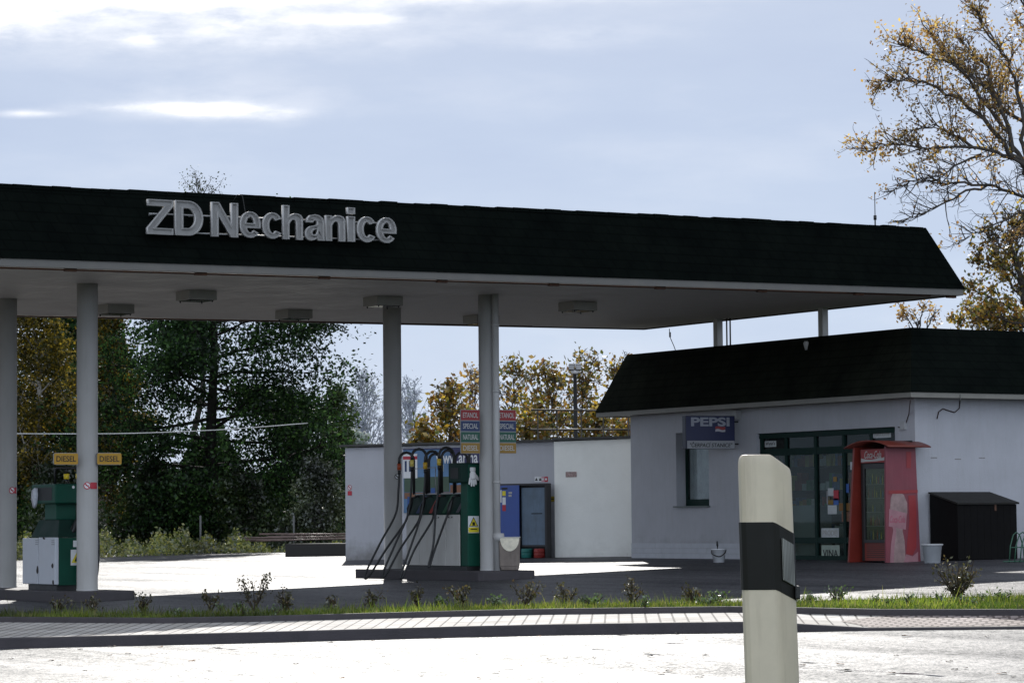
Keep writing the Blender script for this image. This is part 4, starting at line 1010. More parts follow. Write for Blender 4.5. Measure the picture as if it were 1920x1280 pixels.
# left side board leaning outwards at the foot
MB().hexa([FL(31.42, 39.04, 0), FL(32.2, 39.04, 0), FL(32.2, 39.08, 0), FL(31.42, 39.08, 0), FL(31.50, 38.93, top), FL(32.2, 38.93, top), FL(32.2, 38.98, top), FL(31.50, 38.98, top)]).build('side_board', M_cred, fr)
MB().box(31.62-31.85, 32.18-31.85, FY0+.02-38.55, 38.92-38.55, .02, 1.96).build('cabinet', mat('cooler_dark', (.02, .016, .016), .5), fr)
# front: grille, door, header (front plane x = 31.60)
fy0, fy1 = FY0+.03-38.55, 38.82-38.55; fx_ = 31.60-31.85
mb = MB(); mb.box(fx_-.0, fx_+.018, fy0, fy1, .03, .33)
for k in range(7): mb.box(fx_-.012, fx_-.0005, fy0+.05, fy1-.05, .06+k*.036, .06+k*.036+.02)
gr_ = mb.build('grille', M_cred, fr)
for k in range(7): MB().box(fx_-.004, fx_-.0002, fy0+.05, fy1-.05, .0815+k*.036, .0945+k*.036).build('grille_slot', MATS['cooler_dark'], gr_)
dr = MB(); dr.box(fx_-.02, fx_+.018, fy0, fy0+.05, .34, 1.70); dr.box(fx_-.02, fx_+.018, fy1-.045, fy1, .34, 1.70); dr.box(fx_-.02, fx_+.018, fy0+.051, fy1-.046, .34, .39); dr.box(fx_-.02, fx_+.018, fy0+.051, fy1-.046, 1.62, 1.70)
dr = dr.build('door', mat('door_black', (.012, .012, .013), .35), fr)
MB().box(fx_-.006, fx_-.002, fy0+.05, fy1-.046, .39, 1.62).build('pane', glassmat('cooler_glass', (.75, .8, .72), .72, .05), dr)
cold = mat('cooler_inside', (.09, .095, .06), .6, .3, 3)
MB().box(fx_+.0175, fx_+.0195, fy0+.05, fy1-.046, .39, 1.62).build('back_liner', cold, fr)
mb = MB()
for z in (.62, .86, 1.10, 1.34): mb.box(fx_-.0015, fx_+.016, fy0+.055, fy1-.05, z, z+.012)
mb.build('wire_shelf', M_steel, fr)
for z in (.40, .635, .875, 1.115, 1.355):
    y = fy0+.06
    while y < fy1-.1:
        if random.random() < .75:
            m = random.choice(gcol[:3]+[mat('bottle_dark', (.03, .02, .015), .2), mat('bottle_orange', (.38, .14, .05), .4)])
            h = random.uniform(.11, .19); MB().lathe([(.007, 0), (.007, h*.7), (.003, h*.85), (.003, h)], (fx_+.0085, y, z), 8).build('bottle', m, fr)
        y += .055
hd = MB().box(fx_-.06, fx_+.018, fy0-.0, fy1, 1.72, 1.95).build('header', mat('header_red', (.24, .012, .012), .4, .1), fr)
letter(hd, 'Coca-Cola', M_pale, (fx_-.063, (fy0+fy1)/2, 1.86), .46, .13, '-x', .006, .35)
k = 14; ys_ = [fy1-.01-(fy1-fy0-.02)*i/k for i in range(k+1)]
up_ = [1.80-.035*math.sin(i/k*math.pi*1.15)-(0.02 if i > 11 else 0)+.02*(i/k) for i in range(k+1)]; dn_ = [1.735+.02*(i/k)**2 for i in range(k+1)]
MB().add([(fx_-.0625, y, z) for y, z in zip(ys_, up_)]+[(fx_-.0625, y, min(z2, z1-.004)) for y, z2, z1 in zip(ys_, dn_, up_)], [(i, i+1, k+2+i, k+1+i) for i in range(k)]).build('header_wave', M_pale, hd)
# faded picture on the right board: pale bottle, red ribbon, label
yb_ = FY0-.0335-38.55
def sx_(t): return 31.49-31.85+.70*t
def shape(name, pts, m, d=0): MB().add([(sx_(a), yb_-d, b) for a, b in pts], [tuple(range(len(pts)))]).build(name, m, fr)
shape('bottle_picture', [(.08, .0), (.58, .0), (.56, .35), (.50, .55), (.66, .85), (.66, 1.02), (.56, 1.16), (.50, 1.18), (.20, 1.18), (.14, 1.10), (.12, .95), (.10, .80), (.22, .55), (.14, .3)], M_cbot)
shape('bottle_picture', [(.08, .0), (.20, .0), (.24, .3), (.30, .55), (.20, .8), (.13, .8), (.20, .55), (.12, .3)], M_cpale, .001)
shape('bottle_picture', [(.52, .0), (.98, .0), (.98, .18), (.80, .10), (.60, .14)], M_cpale, .0012)
shape('ribbon_picture', [(.60, .14), (.80, .12), (.93, .25), (.95, .9), (.93, 1.15), (.70, 1.15), (.72, .7), (.64, .35)], mat('ribbon_red', (.26, .022, .025), .5, .1), .0008)
shape('ribbon_picture', [(.66, 1.62), (.80, 1.62), (.82, 1.9), (.66, 1.9)], MATS['ribbon_red'], .0008)
shape('label_picture', [(.06, .62), (.60, .56), (.64, .84), (.08, .92)], M_cpale, .002)
letter(fr, 'Coca-Cola', mat('faded_ink', (.36, .08, .12), .6), (sx_(.34), yb_-.004, .74), .34, .12, '-y', .004, .35)
shape('red_strip', [(.08, 1.175), (1.0, 1.19), (1.0, 1.245), (.08, 1.235)], MATS['ribbon_red'], .003)
# arched roof, axis along x
mb = MB(); n_ = 14; vs = []; yc, hw, rise = 38.50, .61, .115
Rr = (hw*hw+rise*rise)/(2*rise); a_m = math.asin(hw/Rr)
for th_ in (0, .02):
    for X_ in (31.40, 32.34):
        vs += [FL(X_, yc+(Rr+th_)*math.sin(t), top+rise-Rr+(Rr+th_)*math.cos(t)-.02) for t in np.linspace(-a_m, a_m, n_+1)]
m1 = n_+1
mb.add(vs, [(i, i+1, m1+i+1, m1+i) for i in range(n_)]+[(2*m1+i, 3*m1+i, 3*m1+i+1, 2*m1+i+1) for i in range(n_)]+[(i, 2*m1+i, 2*m1+i+1, i+1) for i in range(n_)]+[(m1+i, m1+i+1, 3*m1+i+1, 3*m1+i) for i in range(n_)]+[(0, m1, 3*m1, 2*m1), (n_, 2*m1+n_, 3*m1+n_, m1+n_)], True)
mb.build('arched_roof', mat('roof_red', (.18, .036, .024), .5, .2, 4), fr)
# back infill under the arch
MB().box(32.12-31.85, 32.14-31.85, FY0+.02-38.55, 38.9-38.55, 1.97, 2.10).build('roof_web', MATS['cooler_dark'], fr)

# black storage box by the front wall
p0, p1 = G(1796, 1056), G(1907, 1056.5)
bxw = abs(p1[0]-p0[0]); bY = YW-.78; bX0 = onY(1796, 1000, bY)[0]; bX1 = onY(1907, 1000, bY)[0]; bz = gz(bX0)
zfr = onY(1850, 943, bY)[2]-bz; zbk = onY(1800, 923, bY+.72)[2]-bz
sb = thing('storage_box', 'black wooden storage box with sloping lid against the white shop wall', 'storage box', (bX0, bY, bz))
W_ = bX1-bX0; M_sb = mat('black_boards', (.004, .0035, .0035), .8, .3, 6, .3, (.012, .011, .01), spec=.15)
mb = MB(); 
for i in range(9):
    a = i*W_/9; mb.box(a+.002, a+W_/9-.002, 0, .02, .02, zfr-.02)
mb.build('front_boards', M_sb, sb)
MB().prism([(.021, .0), (.72, .0), (.72, zbk-.02), (.021, zfr-.022)], .0, W_, 'x').build('carcass', M_sb, sb)
MB().prism([(-.04, zfr-.018), (-.04, zfr+.012), (.72, zbk+.012), (.72, zbk-.018)], -.03, W_+.03, 'x').build('lid', mat('lid_felt', (.011, .010, .008), .9, .3, 5), sb)
MB().box(W_*.62, W_*.65, -.012, -.001, zfr-.13, zfr-.02).build('hasp', M_rust, sb)

# buckets
def bucket(name, label, p, r0, r1, h, m, brush=False, rim=.0):
    t = thing(name, label, 'bucket', p)
    MB().lathe([(r0, 0), (r1, h), (r1+.008, h), (r1+.008, h-.015), (r1+.001, h-.02)], (0, 0, 0), 24).build('body', m, t)
    MB().lathe([(0, .02), (r0-.01, .02), (r1-.008, h-.005)], (0, 0, 0), 24).build('inside', mat('bucket_inside', (.45, .45, .45), .7), t)
    if brush:
        MB().tube(hose_pts((-r1*.95*RH[0], -r1*.95*RH[1], h-.02), (r1*RH[0], r1*RH[1], h-.02), [(-r1*.9*RH[0]-.05, -r1*.9*RH[1]-.08, h*.62), (-.05, -.11-r1*.6, h*.45), (r1*.7*RH[0]-.05, r1*.7*RH[1]-.11, h*.62)]), .009, 6).build('handle', M_black, t)
    else: MB().lathe([(r1+.012, h-.03), (r1+.02, h-.005), (r1+.012, h+.003), (r1, h+.003)], (0, 0, 0), 24).build('rim', MATS['bucket_inside'], t)
    return t
p = G(1348, 1054); bk = bucket('bucket', 'small white bucket with black handle standing by the shop wall', p, .10, .13, .25, mat('bucket_white', (.85, .86, .88), .4, .06))
bk = bk
for c in children(bk):
    if c.name.startswith('rim'): bpy.data.objects.remove(c)
MB().tube(hose_pts(tuple(-RH*.13+np.array([0, 0, .23])), tuple(RH*.13+np.array([0, 0, .24])), [tuple(-RH*.13-FH*.06+np.array([0, 0, .16])), tuple(-FH*.14+np.array([0, 0, .11])), tuple(RH*.11-FH*.10+np.array([0, 0, .18]))]), .009, 6).build('handle', M_black, bk)
t = thing('dish_brush', 'thin dark brush standing upright in the small white bucket', 'brush', (p[0]-.02, p[1], p[2]+.03)); MB().tube([(0, 0, .0), (-.01, 0, .26)], .009, 6).build('handle', M_black, t); MB().tube([(-.01, 0, .26), (-.012, 0, .29), (-.016, 0, .36)], [.012, .02, .012], 8).build('bristles', M_black, t)
p = G(1748, 1055); bucket('bucket', 'larger grey white bucket between the red cooler and the black box', p, .135, .17, .32, mat('bucket_grey', (.62, .64, .66), .45, .08))
# green bent tube rack at the right edge
p = G(1903, 1054); rk = thing('flower_rack', 'green bent tube stand beside the black box at the right edge', 'rack', (p[0]+.0, p[1]-.05, p[2])); M_rk = mat('rack_green', (.03, .10, .06), .5, .2)
for i in range(4):
    a = .12*i; mb = MB(); w = .17+.02*i
    mb.tube([(a-w+.1*0, -.02*i, 0), (a-w*.8, -.02*i, .28), (a-w*.4, -.02*i, .46), (a, -.02*i, .50), (a+w*.4, -.02*i, .46), (a+w*.8, -.02*i, .28), (a+w, -.02*i, 0)], .011, 6); mb.build('hoop', M_rk, rk)
mb = MB(); mb.tube([(-.3, 0, .02), (.8, -.06, .02)], .012, 6); mb.tube([(-.12, 0, .25), (.6, -.06, .25)], .009, 6); mb.build('base_bar', M_rk, rk)

# ------------------------------------------------------------------ delineator post (near)
D_P = 7.6
tp_ = far(1437, 852, D_P); bp_ = np.array([tp_[0], tp_[1], .2])
hp = tp_[2]-.2; s_ = D_P/F
post = thing('delineator_post', 'white roadside marker post with slanted black band and reflector in the foreground', 'marker post', (bp_[0], bp_[1], .2-.02), -YAW)
hp += .02
# plan outline (x across the view, y away): wide left face, receding right face
pl = [(-53, 6), (-50, -5), (-42, -10), (-8, -13.6), (0, -13.5), (6, -12.4), (12, -9.5), (18, -5), (40, 20), (46, 27), (49.5, 34), (49, 44), (40, 52), (-40, 40), (-51, 30)]
pl = [(x*s_, y*s_*1.25) for x, y in pl]
def slant(x):    # everything on the receding face is cut at a slope
    t = max(0, x-8*s_)/(42*s_); return -t*23*s_
def pz(zz, grow=0, sl=1): return [(x*(1+grow), y*(1+grow)-.0, zz+slant(x)*sl) for x, y in pl]
def lean(v): h = (hp-v[2]); return (v[0]+h*(.021), v[1], v[2])
def loft(rings, cap=True):
    n = len(pl); vs = [lean(v) for r in rings for v in r]; mb = MB()
    mb.add(vs, [(i*n+k, i*n+(k+1) % n, (i+1)*n+(k+1) % n, (i+1)*n+k) for i in range(len(rings)-1) for k in range(n)])
    if cap: mb.f.append(tuple((len(rings)-1)*n+k for k in range(n))); mb.sm.append(False)
    return mb
zt_b = hp-126*s_; zb_b = hp-252*s_
M_post = mat('post_plastic', (.61, .52, .40), .5, .07, 9, .55, (.30, .235, .165), streak=True)
body = loft([pz(0, .02, 0), pz(zb_b-.03, .015), pz(hp-.030), pz(hp-.020, -.010), pz(hp-.010, -.035), pz(hp-.004, -.075), pz(hp-.001, -.12), pz(hp, -.19)]).build('shaft', M_post, post)
bv = body.modifiers.new('bevel', 'BEVEL'); bv.width = .003; bv.segments = 2; bv.limit_method = 'ANGLE'; bv.angle_limit = R(25)
for p_ in body.data.polygons: p_.use_smooth = True
g1, g0 = .012+.035, .012+.035
loft([pz(zb_b, g1), pz(zt_b, g0)], False).build('black_band', mat('band_black', (.0055, .0048, .0035), .6, .2, 8, spec=.3), post)
# reflector on the receding face
ax, ay = 17*s_*1.05, -8*s_*1.25*1.05; ex_, ey_ = 46*s_*1.05, 26*s_*1.25*1.05; nx_, ny_ = (ey_-ay), -(ex_-ax); ln = math.hypot(nx_, ny_); nx_ /= ln; ny_ /= ln
def rp(t, z, o): x = ax+(ex_-ax)*t; return lean((x+nx_*o, ay+(ey_-ay)*t+ny_*o, z+slant(x)))
za, zb2 = zt_b-22*s_, zb_b+26*s_
M_refl = bricks('reflector_cells', (.30, .30, .285), (.40, .40, .38), (.12, .12, .11), 0, .009, .007, .3, .0014)
MB().hexa([rp(.18, zb2, .001), rp(.95, zb2, .001), rp(.95, zb2, .0005), rp(.18, zb2, .0005), rp(.18, za, .001), rp(.95, za, .001), rp(.95, za, .0005), rp(.18, za, .0005)])
rfl = MB(); rfl.add([rp(.16, zb2, .0035), rp(.93, zb2, .0035), rp(.93, za, .0035), rp(.16, za, .0035), rp(.16, zb2, .0), rp(.93, zb2, .0), rp(.93, za, .0), rp(.16, za, .0)], [(0, 1, 2, 3), (0, 4, 5, 1), (1, 5, 6, 2), (2, 6, 7, 3), (3, 7, 4, 0)]); rfl.build('reflector', M_refl, post)
q = lean((50*s_, 34*s_*1.25, zb_b+8*s_-23*s_))
MB().box(q[0]-.004, q[0]+.010, q[1]-.02, q[1]+.02, q[2]-.006, q[2]+.03).build('clip', M_black, post, bevel=.004)

# ------------------------------------------------------------------ far side of the forecourt
p0, p1 = G(535, 1043), G(660, 1040); v = (p1-p0)[:2]; 
o = MB().box(0, 3.2, 0, 2.0, -.2, .30).build('low_wall', mat('old_concrete_dark', (.03, .028, .026), .9, .3, 4), None, (p0[0], p0[1], gz(p0[0])), rb); tag(o, 'low black concrete block on the far forecourt edge left of the white building', 'wall')
# stacked brown poles behind it
pk = thing('pole_pile', 'pile of long brown poles behind the ground cover left of the white building', 'poles'); c = far(572, 993, 73.5); pk.location = tuple(map(float, (c[0], c[1], c[2]-.25)))
for i in range(10):
    q = i % 4; a = RH*random.uniform(-1.7, -.5)+np.array([0, 0, .0+.075*(i//4)+random.uniform(-.02, .02)])+FH*(.25*q); b = RH*random.uniform(.6, 1.7)+np.array([0, 0, .01+.06*(i//4)+random.uniform(-.03, .03)])+FH*(.25*q+random.uniform(-.2, .3))
    MB().tube([tuple(a), tuple(b)], [.026, .016], 6).build('pole', mat('old_pole', (.15, .10, .085), .5, .4, 5), pk)
# fence posts
for i, (px, lb) in enumerate(((376, 'thin grey fence post under the dark alder'), (551, 'thin grey fence post in front of the pile of poles'), (104, 'thin pale fence post behind the left diesel pump'))):
    p = far(px, 990, 78.); o = MB().tube([(0, 0, -.6), (0, 0, .35)], .028, 7).build('fence_post', mat('fence_grey', (.12, .12, .12), .7), None, (p[0], p[1], p[2])); tag(o, lb, 'fence post')
a, m_, b = far(-60, 812, 60.), far(250, 812, 61.), far(577, 793, 63.)
o = MB().tube(hose_pts(a, b, [far(100, 813, 60.5), m_, far(420, 805, 62.)]), .012, 5).build('overhead_cable', mat('cable_bare', (.7, .7, .68), .25, .1, 5, metal=.6)); tag(o, 'bright overhead cable crossing in front of the dark alder', 'cable')

# ------------------------------------------------------------------ vegetation
class Wood:
    def __init__(s, rmin=0): s.mb = MB(); s.tips = []; s.rmin = rmin
    def limb(s, pts, r0, r1, n=6):
        r0, r1 = max(r0, s.rmin), max(r1, s.rmin); s.mb.tube(pts, list(np.linspace(r0, r1, len(pts))), n, False)
def unit(v): return v/ (np.linalg.norm(v)+1e-9)
def bend(p, d, L_, k, wob, rise):
    pts = [p]; d = unit(d)
    for i in range(k):
        d = unit(d+rng.normal(0, wob, 3)+np.array([0, 0, rise])); pts.append(pts[-1]+d*L_/k)
    return pts
def leaves(P, size, aspect=.6, droop=.3):
    n = len(P); nrm = rng.normal(0, 1, (n, 3)); nrm /= np.linalg.norm(nrm, axis=1)[:, None]
    a = rng.normal(0, 1, (n, 3)); a[:, 2] -= droop; a -= nrm*(a*nrm).sum(1)[:, None]; a /= np.linalg.norm(a, axis=1)[:, None]
    b = np.cross(nrm, a); s = size*rng.uniform(.55, 1.3, n)[:, None]
    return np.stack([P-a*s, P+b*s*aspect, P+a*s, P-b*s*aspect], 1)
def tree(name, label, base, height, tr, profile, n1, n2, nleaf, lsize, leafm, barkm, el=(.2, .5), h0=.15, scatter=.28, wob=.15, group=None, cat='tree', twig=.35, clump=1., lean_=(0, 0), top=1., n3=3, rise=.04, rmin=0):
    w = Wood(rmin); base = np.array(base, float)
    k = 10; tp = [np.array([lean_[0]*t+rng.normal(0, .012*height)*(0 < t), lean_[1]*t+rng.normal(0, .012*height)*(0 < t), height*top*t]) for t in np.linspace(0, 1, k)]
    w.limb(tp, tr, tr*.12, 8)
    def at(t): f = t*(k-1); i = min(int(f), k-2); return tp[i]+(tp[i+1]-tp[i])*(f-i)
    tips = []
    for i in range(n1):
        t = h0+(1-h0)*(i+rng.uniform(0, .9))/n1; p = at(min(t, .99)); az = i*2.4+rng.uniform(-.5, .5)
        Lb = profile(t)*rng.uniform(.75, 1.15)
        if Lb < .05: continue
        e = el[0]+(el[1]-el[0])*t+rng.uniform(-.15, .15)
        d = np.array([math.cos(az)*math.cos(e), math.sin(az)*math.cos(e), math.sin(e)])
        b = bend(p, d, Lb, 5, wob, rise); r = tr*(1-t*.85)*.34+.008
        w.limb(b, r, .006, 5)
        for j in range(n2):
            f = .25+.75*(j+rng.uniform(0, 1))/n2; q = b[min(int(f*5), 4)]; q = q+(b[min(int(f*5), 4)+1]-q)*(f*5-int(f*5) if f < 1 else 1)
            d2 = unit(unit(b[-1]-b[0])*.7+rng.normal(0, .6, 3)+np.array([0, 0, .1])); Ls = Lb*twig*rng.uniform(.6, 1.2)*(1.1-.4*f)
            c = bend(q, d2, Ls, 3, wob*1.3, rise); w.limb(c, max(.006, r*.3), .003, 4)
            for h in range(n3):
                g = c[rng.integers(1, 4)]; c3 = bend(g, unit(d2+rng.normal(0, .7, 3)), Ls*.5*rng.uniform(.5, 1.2), 2, wob*1.3, rise); w.limb(c3, .005, .002, 3); tips += c3[1:]
            tips += c[1:]
        tips.append(b[-1]); tips.append(b[-2])
    t_ = thing(name, label, cat, base, 0, group)
    w.mb.build('trunk', barkm, t_)
    if nleaf:
        T_ = np.array(tips); keep = rng.random(len(T_)) < clump; T_ = T_[keep]
        wgt = rng.gamma(1.2, 1, len(T_)); idx = rng.choice(len(T_), nleaf, p=wgt/wgt.sum())
        P = T_[idx]+rng.normal(0, scatter, (nleaf, 3))*(np.array([1, 1, .75]) if np.isscalar(scatter) else 1)
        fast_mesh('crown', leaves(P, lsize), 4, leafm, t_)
    return t_, tips
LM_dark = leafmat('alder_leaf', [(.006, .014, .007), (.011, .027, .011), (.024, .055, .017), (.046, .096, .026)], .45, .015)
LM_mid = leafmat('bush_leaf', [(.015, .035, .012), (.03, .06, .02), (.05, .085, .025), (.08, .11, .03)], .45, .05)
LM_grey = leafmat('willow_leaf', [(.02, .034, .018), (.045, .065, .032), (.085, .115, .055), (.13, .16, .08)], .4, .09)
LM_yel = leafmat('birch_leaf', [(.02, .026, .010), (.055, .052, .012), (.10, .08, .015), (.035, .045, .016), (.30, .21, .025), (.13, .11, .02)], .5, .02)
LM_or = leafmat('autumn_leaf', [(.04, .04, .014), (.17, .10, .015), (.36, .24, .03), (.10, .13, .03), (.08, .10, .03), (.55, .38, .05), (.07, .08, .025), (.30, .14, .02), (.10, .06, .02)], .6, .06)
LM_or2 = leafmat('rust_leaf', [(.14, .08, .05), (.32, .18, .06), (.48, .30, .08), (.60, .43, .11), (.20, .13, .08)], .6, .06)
LM_haze = leafmat('hazy_leaf', [(.20, .25, .26), (.27, .32, .33), (.32, .32, .32)], .35, .02)  # distance haze painted into the leaf colour
M_haze = mat('hazy_bark', (.30, .32, .37), .9, .15, 3); M_haze2 = mat('hazier_bark', (.36, .38, .44), .9, .15, 3)  # distance haze painted into the bark colours

def gb(px, D, h=0): p = far(px, 1000, D); return (p[0], p[1], gz(p[0])-.3+h)
def top_h(px, py, D): p = far(px, py, D); return p[2]-(gz(p[0])-.3)
# big dark alder, its tip shows above the canopy
tree('alder_tree', 'tall dark green tree with straight trunk behind the middle of the forecourt', gb(399, 84), top_h(392, 420, 84), .25,
     lambda t: (2.7+1.1*min(1, t/.35) if t < .62 else 3.8*(1-((t-.62)/.46)**1.6))*(.72+.5*((t*13.7) % 1)), 46, 14, 88000, .062, LM_dark, M_barkd, (-.12, .42), .07, np.array([.32, .32, .14]), .11, clump=.7, n3=3, twig=.40, rise=-.01)
tree('alder_tree', 'slender grey green tree top showing above the canopy left of the lettering', gb(374, 90), top_h(378, 356, 90), .14,
     lambda t: .12 if t < .88 else .85, 60, 6, 2600, .04, LM_grey, M_bark, (.3, .9), .55, .12, .15, clump=.8)
tree('birch_tree', 'yellow leaved birch at the far left behind the columns', gb(75, 82), top_h(75, 480, 82), .13,
     lambda t: 2.6*(1.05-t)*(.5+t), 40, 9, 24000, .055, LM_yel, M_birch, (.5, .9), .15, .22, .15, clump=.85)
tree('birch_tree', 'pale yellow birch between the left column and the dark alder', gb(200, 92), top_h(205, 600, 92), .14,
     lambda t: 2.6*(1.05-t)*(.5+t), 40, 9, 24000, .06, LM_yel, M_birch, (.4, .8), .15, .22, .15, clump=.85)
tree('poplar_tree', 'dark green tree behind the yellow birches at the left', gb(150, 100), top_h(150, 520, 100), .2,
     lambda t: 4.2*(1.1-t)*(.6+t*.7), 44, 11, 26000, .085, LM_dark, M_barkd, (.1, .7), .08, .3, .15, clump=.85)
tree('maple_tree', 'low green tree with drooping branches right of the big dark tree', gb(560, 88), top_h(560, 775, 88), .12,
     lambda t: 2.0*(1.2-t)*(.65+t*.6), 34, 9, 14000, .065, LM_dark, M_barkd, (-.1, .6), .12, .2, .16, clump=.75)
tree('bushy_tree', 'bright edged low green tree at the left edge of the white service building', gb(628, 94), top_h(628, 740, 94), .12,
     lambda t: 1.5*(1.15-t)*(.7+t*.6), 30, 8, 7000, .07, LM_mid, M_bark, (0, .6), .1, .18, .16, clump=.8)
# undergrowth bushes
def bush(name, label, px, D, pyt, wpx, nl, ls, lm, cat='bush', group=None, pyb=None):
    H = top_h(px, pyt, D); rad = wpx*D/F/2
    return tree(name, label, gb(px, D), H, .05, lambda t: rad*(1-.55*t), 34, 7, nl, ls, lm, M_bark, (.05, 1.0), .02, .16, .2, cat=cat, group=group, clump=.95, top=.85, twig=.4)
bush('shrub', 'round grey green willow shrub sparkling in the sun beside the white building', 592, 80, 872, 150, 12000, .05, LM_grey)
bush('shrub', 'dark green bush below the big alder trunk', 455, 82, 905, 200, 10000, .06, LM_mid)
bush('shrub', 'dark leafy bush under the alder between trunk and left column', 285, 83, 890, 210, 11000, .06, LM_mid)
bush('shrub', 'yellowish green bush behind the left diesel pump', 110, 80, 880, 190, 10000, .06, LM_mid)
bush('shrub', 'dark bush at the far left behind the cut off column', 0, 82, 870, 160, 8000, .06, LM_dark)
# distant trees
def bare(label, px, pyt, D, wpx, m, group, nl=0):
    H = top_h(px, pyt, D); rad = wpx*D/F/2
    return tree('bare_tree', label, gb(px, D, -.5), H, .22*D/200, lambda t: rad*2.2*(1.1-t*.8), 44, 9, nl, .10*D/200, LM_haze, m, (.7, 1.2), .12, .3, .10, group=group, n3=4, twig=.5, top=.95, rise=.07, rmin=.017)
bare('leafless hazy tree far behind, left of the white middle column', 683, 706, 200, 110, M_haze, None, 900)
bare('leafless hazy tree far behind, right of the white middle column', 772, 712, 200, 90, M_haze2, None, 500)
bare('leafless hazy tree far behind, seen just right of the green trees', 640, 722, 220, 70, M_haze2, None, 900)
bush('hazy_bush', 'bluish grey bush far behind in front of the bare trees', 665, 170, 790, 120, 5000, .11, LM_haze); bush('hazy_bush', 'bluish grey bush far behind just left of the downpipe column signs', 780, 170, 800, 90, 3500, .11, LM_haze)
# autumn trees behind the service building
aut = [('autumn tree with orange leaves just left of the fuel grade signs', 845, 690, 76, 130, 3600, LM_or), ('thin autumn tree whose bare twigs rise between column and signs', 895, 655, 80, 110, 1500, LM_or2), ('sparse autumn tree right of the downpipe column', 960, 648, 77, 130, 2600, LM_or),
       ('golden autumn tree between downpipe column and lamp post', 1030, 662, 74, 150, 4200, LM_or), ('golden autumn tree behind the lamp post', 1100, 650, 75, 150, 3600, LM_or), ('sparse yellow tree beside the left end of the shop roof', 1165, 655, 78, 120, 2000, LM_or)]
for lb, px, py, D, wpx, nl, lm in aut:
    rad = wpx*D/F/2
    tree('autumn_tree', lb, gb(px, D), top_h(px, py+14, D), .07, lambda t: rad*(1.5-t*.9)*(.6+.7*((t*7.3) % 1)), 30, 7, int(nl*(.5 if py < 670 else .66)), .072, lm, M_bark, (.35, 1.1), .2, .16, .2, n3=4, twig=.55, clump=.5, top=.9, rise=.06, rmin=.007)
for lb, px, py in (('low orange bush behind the advert banner', 805, 770), ('low golden bush behind the fuel grade signs', 900, 765), ('low golden bush left of the lamp post', 1000, 745), ('low orange bush right of the lamp post', 1120, 740), ('low autumn bush by the shop eave', 1180, 770)):
    bush('autumn_bush', lb, px, 72, py, 130, 3000, .072, LM_or)
# big tree at the right: limbs traced as built, trunk out of the frame
def limbtree(name, label, base_px, D, limbs, nleaf, ls, lm, sub=9, seedspread=1., tfrac=.8):
    b0 = np.array(gb(base_px, D)); t_ = thing(name, label, 'tree', b0); w = Wood(); tips = []
    for pts, r0, r1, leafy in limbs:
        Q = [np.array(far(px, py, D+dd)) - b0 for px, py, dd in pts]; Q = [np.array(q) for q in hose_pts(Q[0], Q[-1], Q[1:-1], 10)] if len(Q) > 2 else Q
        for q in Q[1:]: q += rng.normal(0, .03, 3)
        w.limb(Q, r0, r1, 7); Ltot = sum(np.linalg.norm(Q[i+1]-Q[i]) for i in range(len(Q)-1)); K = max(3, int(Ltot*sub))
        for j in range(K):
            f = (.18+.82*(j+rng.random())/K); i = min(int(f*(len(Q)-1)), len(Q)-2); q = Q[i]+(Q[i+1]-Q[i])*rng.random(); d = unit(Q[i+1]-Q[i])
            d2 = unit(d*.7+rng.normal(0, .55, 3)+np.array([0, 0, .28])); Ls = rng.uniform(.35, 1.0)*seedspread*(1.15-.6*f); c = bend(q, d2, Ls, 4, .16, .05); w.limb(c, .014, .005, 4)
            for h in range(3):
                g = c[rng.integers(1, 5)]; c3 = bend(g, unit(d2+rng.normal(0, .6, 3)), Ls*.55*rng.uniform(.5, 1.2), 3, .2, .04); w.limb(c3, .007, .003, 3)
                if rng.random() < leafy: tips += c3[1:]
            if rng.random() < leafy: tips += c[2:]
    w.mb.build('trunk', M_bark, t_)
    T_ = np.array(tips); wgt = rng.gamma(.8, 1, len(T_)); idx = rng.choice(len(T_), nleaf, p=wgt/wgt.sum()); P = T_[idx]+rng.normal(0, .07, (nleaf, 3))
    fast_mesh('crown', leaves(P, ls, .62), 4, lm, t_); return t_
D0 = 62.
